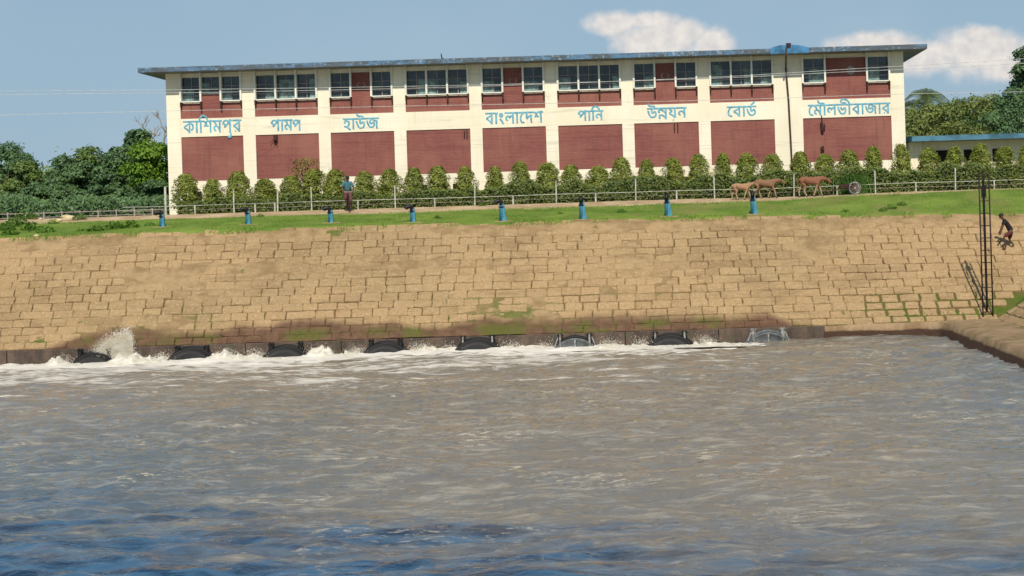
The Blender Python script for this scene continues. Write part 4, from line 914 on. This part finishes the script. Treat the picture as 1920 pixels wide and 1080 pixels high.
# reeds behind the cart wheel
p = at(1605, 372, 98.9); rd = empty('tall_reeds', (p.x, 98.85, ZC+.48)); tag(rd, 'clump of tall green reeds behind the spoked cart wheel', 'reeds'); V = []
for k in range(420):
    b = Vector((random.gauss(0, .42), random.gauss(0, .15), 0)); a = random.random()*6.28; L = random.uniform(.7, 1.65); d = Vector((math.cos(a)*.35, math.sin(a)*.2, 1)).normalized(); sd = Vector((math.cos(a+1.5), math.sin(a+1.5), 0))*.022
    m_ = b+d*L*.6; e = m_+Vector((d.x*1.6, d.y, .25))*L*.35; V += [b-sd, b+sd, m_+sd, m_-sd, m_-sd, m_+sd, e, e-sd*.1]
link('blades', np_mesh('rb', np.array([tuple(q) for q in V]), 4), M['reed'], rd)
# stones at left
for px, py, s_, lab in [(127, 410, .26, 'larger pale yellow stone on the turf below the left trees'), (108, 413, .16, 'smaller pale yellow stone left of the larger one'), (68, 441, .10, 'tiny pale stone at the edge of the embankment, lower left'), (76, 409, .08, 'tiny pale stone left of the pair of yellow stones')]:
    p = on_ground(px, py+3, YT, YP); bm = bmesh.new(); bmesh.ops.create_icosphere(bm, subdivisions=3, radius=1)
    for v_ in bm.verts: v_.co = Vector((v_.co.x*1.5, v_.co.y, v_.co.z*.75))*(s_*(1+.35*(float(vnoise(np.array(v_.co.x*2+px), np.array(v_.co.z*2)))-.5)))
    me = bpy.data.meshes.new('stone'); bm.to_mesh(me); bm.free(); o = link('stone', me, M['stone'], None, p+Vector((0, 0, s_*.4))); tag(o, lab, 'stone', 'pale stones on the turf')

# ------------------------------------------------------------------ blue air vents on the bank
vents = [(303, 426, 'under the left corner of the pump house', 1), (464, 421, 'below the pier between first and second maroon panels', 1), (619, 418, 'just left of the cyclist', 1), (773, 417, 'below the blank lettering band', 1),
         (941, 415, 'below the fifth maroon panel', .6), (1091, 413, 'below the sixth maroon panel', 0), (1251, 406, 'below the seventh maroon panel', 0), (1412, 402, 'in front of the pale cow', 0)]
vtop = [396, 389, 388, 385, 374, 370, 366, 361]
for (px, py, lab, el), yt in zip(vents, vtop):
    p = on_ground(px, py, YT+.2, YG); h = at(px, yt, p.y).z-p.z; root = empty('air_vent', p); tag(root, 'blue air vent post with black top, '+lab, 'air vent', 'air vents along the top of the embankment')
    wv = .11 if el == 1 else .13
    MB().tube([(0, 0, -.12), (0, 0, h*.72)], [wv*.95, wv*.85], 14).build('pipe', M['ventblue'], root, True)
    b = MB(); b.add([(.02, -.13, -.1), (.26 if el < 1 else .18, -.13, -.1), (.26 if el < 1 else .18, .13, -.1), (.02, .13, -.1), (.03, -.08, h*.8), (.13, -.08, h*.8), (.13, .08, h*.8), (.03, .08, h*.8)], [(0, 3, 2, 1), (4, 5, 6, 7), (0, 1, 5, 4), (1, 2, 6, 5), (2, 3, 7, 6), (3, 0, 4, 7)])
    b.build('buttress', M['ventlight'], root, bevel=.012)
    if el >= .5: MB().tube(smooth_pts([(0, 0, h*.66), (0, 0, h*.84), (-.08, -.03, h*.93), (-.24, -.06, h*.90), (-.30, -.07, h*.80)], 4), .10, 12).build('gooseneck', M['black'], root, True)
    else: MB().tube(smooth_pts([(0, 0, h*.66), (0, 0, h*.88), (-.01, -.08, h*.99), (-.01, -.2, h*.95), (-.01, -.23, h*.84)], 4), .10, 12).build('gooseneck', M['black'], root, True)
    MB().tube([(0, 0, h*.64), (0, 0, h*.68)], .15, 14).build('flange', M['black'], root)
    sl_ = MB().box(-.35, .55, -.35, .3, -.14, .02).build('footing', M['ledge'], root, bevel=.02)

# ------------------------------------------------------------------ lattice mast
pb = at(1853, 602, YW+.35); zt = at(1852, 322, YW+.35).z; root = empty('lattice_mast', (pb.x, YW+.35, WALLTOP)); tag(root, 'tall thin black lattice mast with rungs standing at the corner of the ledge', 'mast')
w_ = .215; legs = [(-w_, 0), (w_, .02), (.02, .36)]; hz = zt-WALLTOP
for lx, ly in legs:
    MB().tube([(lx, ly, -.1), (lx, ly, hz*.5), (lx, ly, hz)], .032 if ly < .1 else .045, 8).build('leg', M['rust'], root, True)
k = 0; z = .35
while z < hz-.1:
    k += 1; o_ = 0
    pts_ = [Vector((legs[i][0]+o_, legs[i][1], z+(.0 if i < 2 else .0))) for i in range(3)]
    MB().tube([pts_[0], pts_[2]], .017, 6).build('rung', M['rust'], root); MB().tube([pts_[2], pts_[1]], .017, 6).build('rung', M['rust'], root)
    if k % 2: MB().tube([pts_[0], pts_[1]], .017, 6).build('rung', M['rust'], root)
    z += .53
MB().tube([(.02, .30, .6), (.02, .30, hz-.3)], .05, 8).build('centre_tube', M['black'], root)
MB().box(-.08, .12, .26, .34, hz-1.1, hz-.6).build('junction_box', M['black'], root)

# ------------------------------------------------------------------ skin-modifier bodies
def skin(name, verts, edges, radii, mat, parent, sub=2, root_i=0):
    me = bpy.data.meshes.new(name); me.from_pydata([tuple(v) for v in verts], edges, []); o = bpy.data.objects.new('tmp_'+name, me); COL.objects.link(o)
    o.modifiers.new('s', 'SKIN'); sv = me.skin_vertices[0].data
    for i, r_ in enumerate(radii): sv[i].radius = (r_, r_) if not isinstance(r_, tuple) else r_; sv[i].use_root = (i == root_i)
    sb = o.modifiers.new('b', 'SUBSURF'); sb.levels = sub; sb.render_levels = sub
    dg = bpy.context.evaluated_depsgraph_get(); m2 = bpy.data.meshes.new_from_object(o.evaluated_get(dg)); bpy.data.objects.remove(o); m2.name = name
    m2.polygons.foreach_set('use_smooth', [True]*len(m2.polygons)); m2.materials.clear(); return link(name, m2, mat, parent)
def chain(vs_, es, rs_, pts, rads, start=None):
    prev = start
    for p_, r_ in zip(pts, rads):
        vs_.append(p_); rs_.append(r_); i = len(vs_)-1
        if prev is not None: es.append((prev, i))
        prev = i
    return prev
SK = simple('skin', (.10, .052, .035), .6); HAIR = simple('hair_black', (.012, .010, .010), .6)
def person_body(root, J, mat=SK):        # J: joints dict
    vs_, es, rs_ = [], [], []
    chain(vs_, es, rs_, [J['pel'], J['bel'], J['che'], J['nek'], J['hd0'], J['hd1'], J['hd2']], [.125, .115, .13, .055, .075, .095, .07])
    for s_ in 'LR':
        chain(vs_, es, rs_, [J['sh'+s_], J['el'+s_], J['wr'+s_]], [.058, .043, .030], 2)
        w = len(vs_)-1; d = (Vector(J['wr'+s_])-Vector(J['el'+s_])).normalized(); palm_ = Vector(J['wr'+s_])+d*.07
        chain(vs_, es, rs_, [palm_], [.036], w); pw = len(vs_)-1
        sd = d.cross(Vector((.3, 1, .2))).normalized()
        for f in range(4):
            o_ = sd*(.021*(f-1.5)); L = [.07, .08, .075, .06][f]; cu = d.cross(sd)*.02
            chain(vs_, es, rs_, [palm_+o_+d*.03, palm_+o_+d*(.03+L*.5)+cu*.5, palm_+o_+d*(.03+L*.9)+cu*1.4], [.010, .009, .007], pw)
        chain(vs_, es, rs_, [palm_-sd*.045+d*.0, palm_-sd*.055+d*.035], [.012, .009], w)
        chain(vs_, es, rs_, [J['hp'+s_], J['kn'+s_], J['an'+s_], J['to'+s_]], [.085, .058, .04, .032], 0)
    b = skin('body', vs_, es, rs_, mat, root, 2); return b
def head_bits(root, J, face):            # hair, eyes, nose on the head; face = direction
    c = (Vector(J['hd1'])+Vector(J['hd0']))/2+Vector((0, 0, .01)); f = Vector(face).normalized(); up = (Vector(J['hd2'])-Vector(J['hd0'])).normalized(); sd = f.cross(up).normalized()
    h = MB()
    def ell(cen, rx, ry, rz, X_, Y_, Z_, mb, n=12, m_=8, lo=-1.57):
        V = []; Fc = []
        for i in range(m_+1):
            t_ = lo+(1.57-lo)*i/m_
            for j_ in range(n): a = 6.283*j_/n; V.append(cen+X_*rx*math.cos(t_)*math.cos(a)+Y_*ry*math.cos(t_)*math.sin(a)+Z_*rz*math.sin(t_))
        for i in range(m_):
            for j_ in range(n): Fc.append((i*n+j_, i*n+(j_+1) % n, (i+1)*n+(j_+1) % n, (i+1)*n+j_))
        mb.add(V, Fc)
    hc_ = Vector(J['hd1'])+up*.02-f*.018
    ell(hc_, .115, .10, .11, f, sd, up, h, lo=-.25); h.build('hair', HAIR, root, True)
    e = MB(); fc = Vector(J['hd1'])-up*.03+f*.095
    for s_ in (-1, 1): ell(fc+sd*s_*.034, .012, .014, .009, f, sd, up, e, 8, 5)
    e.build('eyes', HAIR, root, True)
    nz = MB(); ell(fc-up*.035+f*.012, .022, .014, .026, f, sd, up, nz, 8, 5)
    for s_ in (-1, 1): ell(Vector(J['hd1'])-up*.03+sd*s_*.095, .022, .010, .032, f, sd, up, nz, 8, 5)
    nz.build('nose_and_ears', SK, root, True)
def V3(*a): return Vector(a)
# -- climber on the slope, bent forward to the left
pf = on_ground(1897, 466); root = empty('person', pf); tag(root, 'person in a dark shirt and maroon shorts bending forward while climbing the block slope', 'person')
gz = lambda x, y: float(ground_z(pf.x+x, pf.y+y))-pf.z+.09
J = dict(pel=V3(-.02, 0, .78), bel=V3(-.06, .0, .93), che=V3(-.20, 0, 1.18), nek=V3(-.34, .0, 1.34), hd0=V3(-.41, 0, 1.41), hd1=V3(-.45, 0, 1.49), hd2=V3(-.46, 0, 1.57),
         shL=V3(-.27, -.17, 1.26), elL=V3(-.42, -.22, 1.02), wrL=V3(-.50, -.20, .78), shR=V3(-.27, .17, 1.26), elR=V3(-.38, .24, 1.0), wrR=V3(-.46, .26, .80),
         hpL=V3(-.03, -.09, .74), knL=V3(-.36, -.12, .56), anL=V3(-.30, -.12, gz(-.30, -.12)), toL=V3(-.47, -.13, gz(-.47, -.13)-.03), hpR=V3(0, .09, .74), knR=V3(-.08, .10, .40), anR=V3(.13, .10, gz(.13, .1)), toR=V3(-.03, .10, gz(-.03, .1)-.04))
person_body(root, J); head_bits(root, J, (-1, -.15, -.35))
SH = simple('charcoal_shirt', (.018, .016, .018), .85); SHO = simple('maroon_shorts', (.10, .028, .030), .85)
vs_, es, rs_ = [], [], []; chain(vs_, es, rs_, [J['pel']+V3(0, 0, -.02), J['bel'], J['che'], J['che'].lerp(J['nek'], .75)], [.155, .145, .16, .085])
for s_ in 'LR': chain(vs_, es, rs_, [J['sh'+s_], J['sh'+s_].lerp(J['el'+s_], .75)], [.083, .07], 2)
skin('shirt', vs_, es, rs_, SH, root)
vs_, es, rs_ = [], [], []; chain(vs_, es, rs_, [J['pel']+V3(0, 0, -.03), J['pel']+V3(0, 0, .08)], [.15, .14])
for s_ in 'LR': chain(vs_, es, rs_, [J['hp'+s_], J['hp'+s_].lerp(J['kn'+s_], .95)], [.115, .095], 0)
skin('shorts', vs_, es, rs_, SHO, root)
# -- cyclist on the path, riding toward the viewer
pc = at(653, 390, 97.3); gzc = float(ground_z(pc.x, 97.3))
bk = empty('bicycle', (pc.x, 97.3, gzc), R(12)); tag(bk, 'black bicycle ridden toward the viewer on the sandy path', 'bicycle')
TY = simple('tyre_black', (.02, .02, .02), .8); CH = simple('dull_steel', (.35, .33, .30), .4, metal=.7)
for y_ in (-.52, .52):
    wh = MB().ring((0, y_, .33), .32, .022, 'x', 32, 6).build('wheel', TY, bk, True); spk = MB()
    for k in range(12): a = k*math.pi/6; spk.tube([(0, y_, .33), (0, y_+math.cos(a)*.31, .33+math.sin(a)*.31)], .003, 4)
    spk.build('spokes', CH, wh)
MB().tube([(0, -.52, .33), (0, -.36, .82), (0, -.33, .95)], .02, 8).tube([(0, -.38, .78), (0, .20, .82)], .018, 8).tube([(0, -.40, .70), (0, .08, .30)], .018, 8).tube([(0, .20, .88), (0, .08, .30)], .018, 8).tube([(0, .08, .30), (0, .52, .33)], .014, 8).tube([(0, .2, .8), (0, .52, .33)], .014, 8).build('frame', M['black'], bk, True)
MB().tube(smooth_pts([(-.27, -.18, .97), (-.24, -.30, 1.0), (0, -.33, .97), (.24, -.30, 1.0), (.27, -.18, .97)], 4), .013, 8).build('handlebar', CH, bk, True)
MB().tube([(0, .10, .93), (0, .20, .93), (0, .33, .94)], [.03, .07, .09], 10, flat=.5).build('saddle', M['black'], bk, True)
rt = empty('person', (pc.x, 97.3, gzc), R(12)); tag(rt, 'cyclist in a teal shirt and brown lungi riding on the sandy path before the hedge', 'person')
J = dict(pel=V3(0, .20, 1.0), bel=V3(0, .18, 1.13), che=V3(0, .06, 1.38), nek=V3(0, -.02, 1.52), hd0=V3(0, -.05, 1.58), hd1=V3(0, -.07, 1.67), hd2=V3(0, -.06, 1.75),
         shL=V3(-.19, .03, 1.44), elL=V3(-.30, -.05, 1.2), wrL=V3(-.26, -.19, 1.04), shR=V3(.19, .03, 1.44), elR=V3(.30, -.05, 1.2), wrR=V3(.26, -.19, 1.04),
         hpL=V3(-.09, .17, .96), knL=V3(-.13, -.18, .80), anL=V3(-.11, -.04, .40), toL=V3(-.12, -.17, .36), hpR=V3(.09, .17, .96), knR=V3(.13, -.12, .62), anR=V3(.11, .02, .22), toR=V3(.12, -.11, .18))
person_body(rt, J); head_bits(rt, J, (0, -1, -.1))
TS = simple('teal_shirt', (.06, .19, .24), .85); LG = simple('brown_lungi', (.14, .055, .05), .85)
vs_, es, rs_ = [], [], []; chain(vs_, es, rs_, [J['pel'], J['bel'], J['che'], J['che'].lerp(J['nek'], .7)], [.15, .145, .165, .085])
for s_ in 'LR': chain(vs_, es, rs_, [J['sh'+s_], J['sh'+s_].lerp(J['el'+s_], .8)], [.085, .07], 2)
skin('shirt', vs_, es, rs_, TS, rt)
vs_, es, rs_ = [], [], []; chain(vs_, es, rs_, [J['pel']+V3(0, 0, -.02), J['pel']+V3(0, 0, .06)], [.15, .14])
for s_ in 'LR': chain(vs_, es, rs_, [J['hp'+s_], J['kn'+s_], J['kn'+s_].lerp(J['an'+s_], .55)], [.12, .105, .10], 0)
skin('lungi', vs_, es, rs_, LG, rt)

# ------------------------------------------------------------------ cows (facing +x)
def cow(px, py, D, sc_, c1, c2, lab, graze=0., seed=0, walk=1):
    p = at(px, py, D); z = float(ground_z(p.x, D)); root = empty('cow', (p.x, D, z), R(random.uniform(-6, 6))); root.scale = (sc_, sc_, sc_); tag(root, lab, 'cow', 'cows walking along the fence')
    t = NT('hide', .8); Pz = t.n.new('ShaderNodeSeparateXYZ'); t.l.new(t.tc.outputs['Object'], Pz.inputs[0]); k_ = t.math('ADD', Pz.outputs[2], t.math('MULTIPLY', t.noise(4, 3), .35))
    t.color(t.mix(t.ramp(t.noise(2.2, 5, .7), .5, .7, 0, .6), t.mix(t.ramp(k_, .55, .95), c2, c1), tuple(x*.55 for x in c1))); hm = t.m; r = random.Random(seed)
    vs_, es, rs_ = [], [], []
    body = [V3(-.62, 0, 1.02), V3(-.45, 0, .99), V3(-.15, 0, .93), V3(.15, 0, .92), V3(.42, 0, .98), V3(.56, 0, 1.06)]
    chain(vs_, es, rs_, body, [(.15, .17), (.20, .21), (.23, .25), (.235, .26), (.20, .24), (.15, .18)])
    hz = 1.12-.32*graze
    chain(vs_, es, rs_, [V3(.74, 0, 1.12-.1*graze), V3(.90, 0, hz+.06), V3(1.00, 0, hz+.03), V3(1.12, 0, hz-.08), V3(1.22, 0, hz-.18)], [(.10, .13), .095, .10, .075, .055], 5)
    hd = len(vs_)-3
    for sg in (-1, 1):
        chain(vs_, es, rs_, [V3(.96, sg*.12, hz+.06), V3(.93, sg*.22, hz+.03)], [.03, .022], hd)
        a = .13*sg*walk
        chain(vs_, es, rs_, [V3(.42, sg*.13, .78), V3(.42+a, sg*.13, .45), V3(.40+a*1.7, sg*.13, .14), V3(.43+a*1.8, sg*.13, .035)], [.095, .052, .036, .045], 4)
        a = -.15*sg*walk
        chain(vs_, es, rs_, [V3(-.48, sg*.14, .82), V3(-.40+a*.5, sg*.14, .62), V3(-.56+a, sg*.14, .42), V3(-.50+a*1.4, sg*.14, .13), V3(-.46+a*1.4, sg*.14, .035)], [.14, .085, .048, .036, .045], 1)
    chain(vs_, es, rs_, [V3(-.72, 0, 1.05), V3(-.78, 0, .80), V3(-.77, .01, .5), V3(-.77, .01, .40)], [.035, .022, .018, .035], 0)
    skin('body', vs_, es, rs_, hm, root, 2, 2)
    h = MB()
    for sg in (-1, 1): h.tube(smooth_pts([(.97, sg*.07, hz+.13), (.98, sg*.14, hz+.20), (1.01, sg*.13, hz+.28)], 3), [.022, .021, .02, .016, .012, .01, .006], 6)
    h.build('horns', M['black'], root, True)
    hf = MB()
    for sg in (-1, 1):
        a = .13*sg*walk; hf.tube([(.44+a*1.8, sg*.13, 0), (.43+a*1.8, sg*.13, .06)], [.052, .044], 8); a = -.15*sg*walk; hf.tube([(-.45+a*1.4, sg*.14, 0), (-.46+a*1.4, sg*.14, .06)], [.052, .044], 8)
    hf.build('hooves', M['black'], root)
    return root
cow(1391, 373, 97.3, .70, (.36, .21, .12), (.42, .30, .20), 'small pale tan cow, leftmost of the three, behind a blue vent', 0, 1)
cow(1436, 370, 97.8, .82, (.23, .125, .07), (.34, .23, .15), 'brown cow in the middle of the three, nose to the right', .25, 2, -1)
cow(1521, 366, 97.5, .86, (.24, .10, .06), (.38, .27, .20), 'red brown cow with pale belly, rightmost of the three', .5, 3)

# cart with one spoked wheel
pw = at(1602, 364, 97.9); gw = float(ground_z(pw.x, 97.9)); ct = empty('hand_cart', (pw.x, 97.9, gw)); tag(ct, 'small dark hand cart with a pale rimmed spoked wheel before the reeds', 'cart')
for y_ in (-.42, .42):
    wh = MB().ring((0, y_, .31), .29, .03, 'y', 30, 6).build('wheel', M['gatewhite'], ct, True); sp_ = MB().tube([(0, y_-.05, .31), (0, y_+.05, .31)], .05, 8)
    for k in range(10): a = k*math.pi/5; sp_.tube([(0, y_, .31), (math.cos(a)*.29, y_, .31+math.sin(a)*.29)], .009, 4)
    sp_.build('spokes', M['fan'], wh)
MB().tube([(0, -.42, .31), (0, .42, .31)], .025, 8).build('axle', M['black'], ct)
MB().box(-.75, .1, -.34, .34, .33, .40).box(-.75, .1, -.34, -.30, .40, .52).box(-.75, .1, .30, .34, .402, .522).build('bed', M['fixture'], ct, bevel=.01)
MB().tube([(-.7, -.28, .36), (-1.35, -.24, .12)], .022, 6).tube([(-.7, .28, .36), (-1.35, .24, .12)], .022, 6).build('shaft', M['fixture'], ct)

# ------------------------------------------------------------------ overhead cables, strung between poles well outside the view
def cable(pts, lab):
    q = smooth_pts([at(a, b, 94.0) for a, b in pts], 6); o = MB().tube(q, .011, 5).build('overhead_cable', M['cable']); tag(o, lab, 'cable', 'overhead cables')
cable([(-900, 188), (0, 171), (312, 168.5), (860, 160), (1330, 147), (1600, 134), (1920, 119), (2500, 80)], 'thin pale cable crossing the upper windows of the pump house')
cable([(-900, 196), (0, 178), (400, 173), (860, 163), (1330, 145), (1600, 129), (1920, 110), (2500, 66)], 'thin cable just above the other, parting from it toward the right')
cable([(-900, 240), (0, 216), (340, 207.5), (860, 197), (1330, 188), (1667, 177), (1920, 172), (2500, 160)], 'lowest thin cable crossing the maroon panels under the windows')
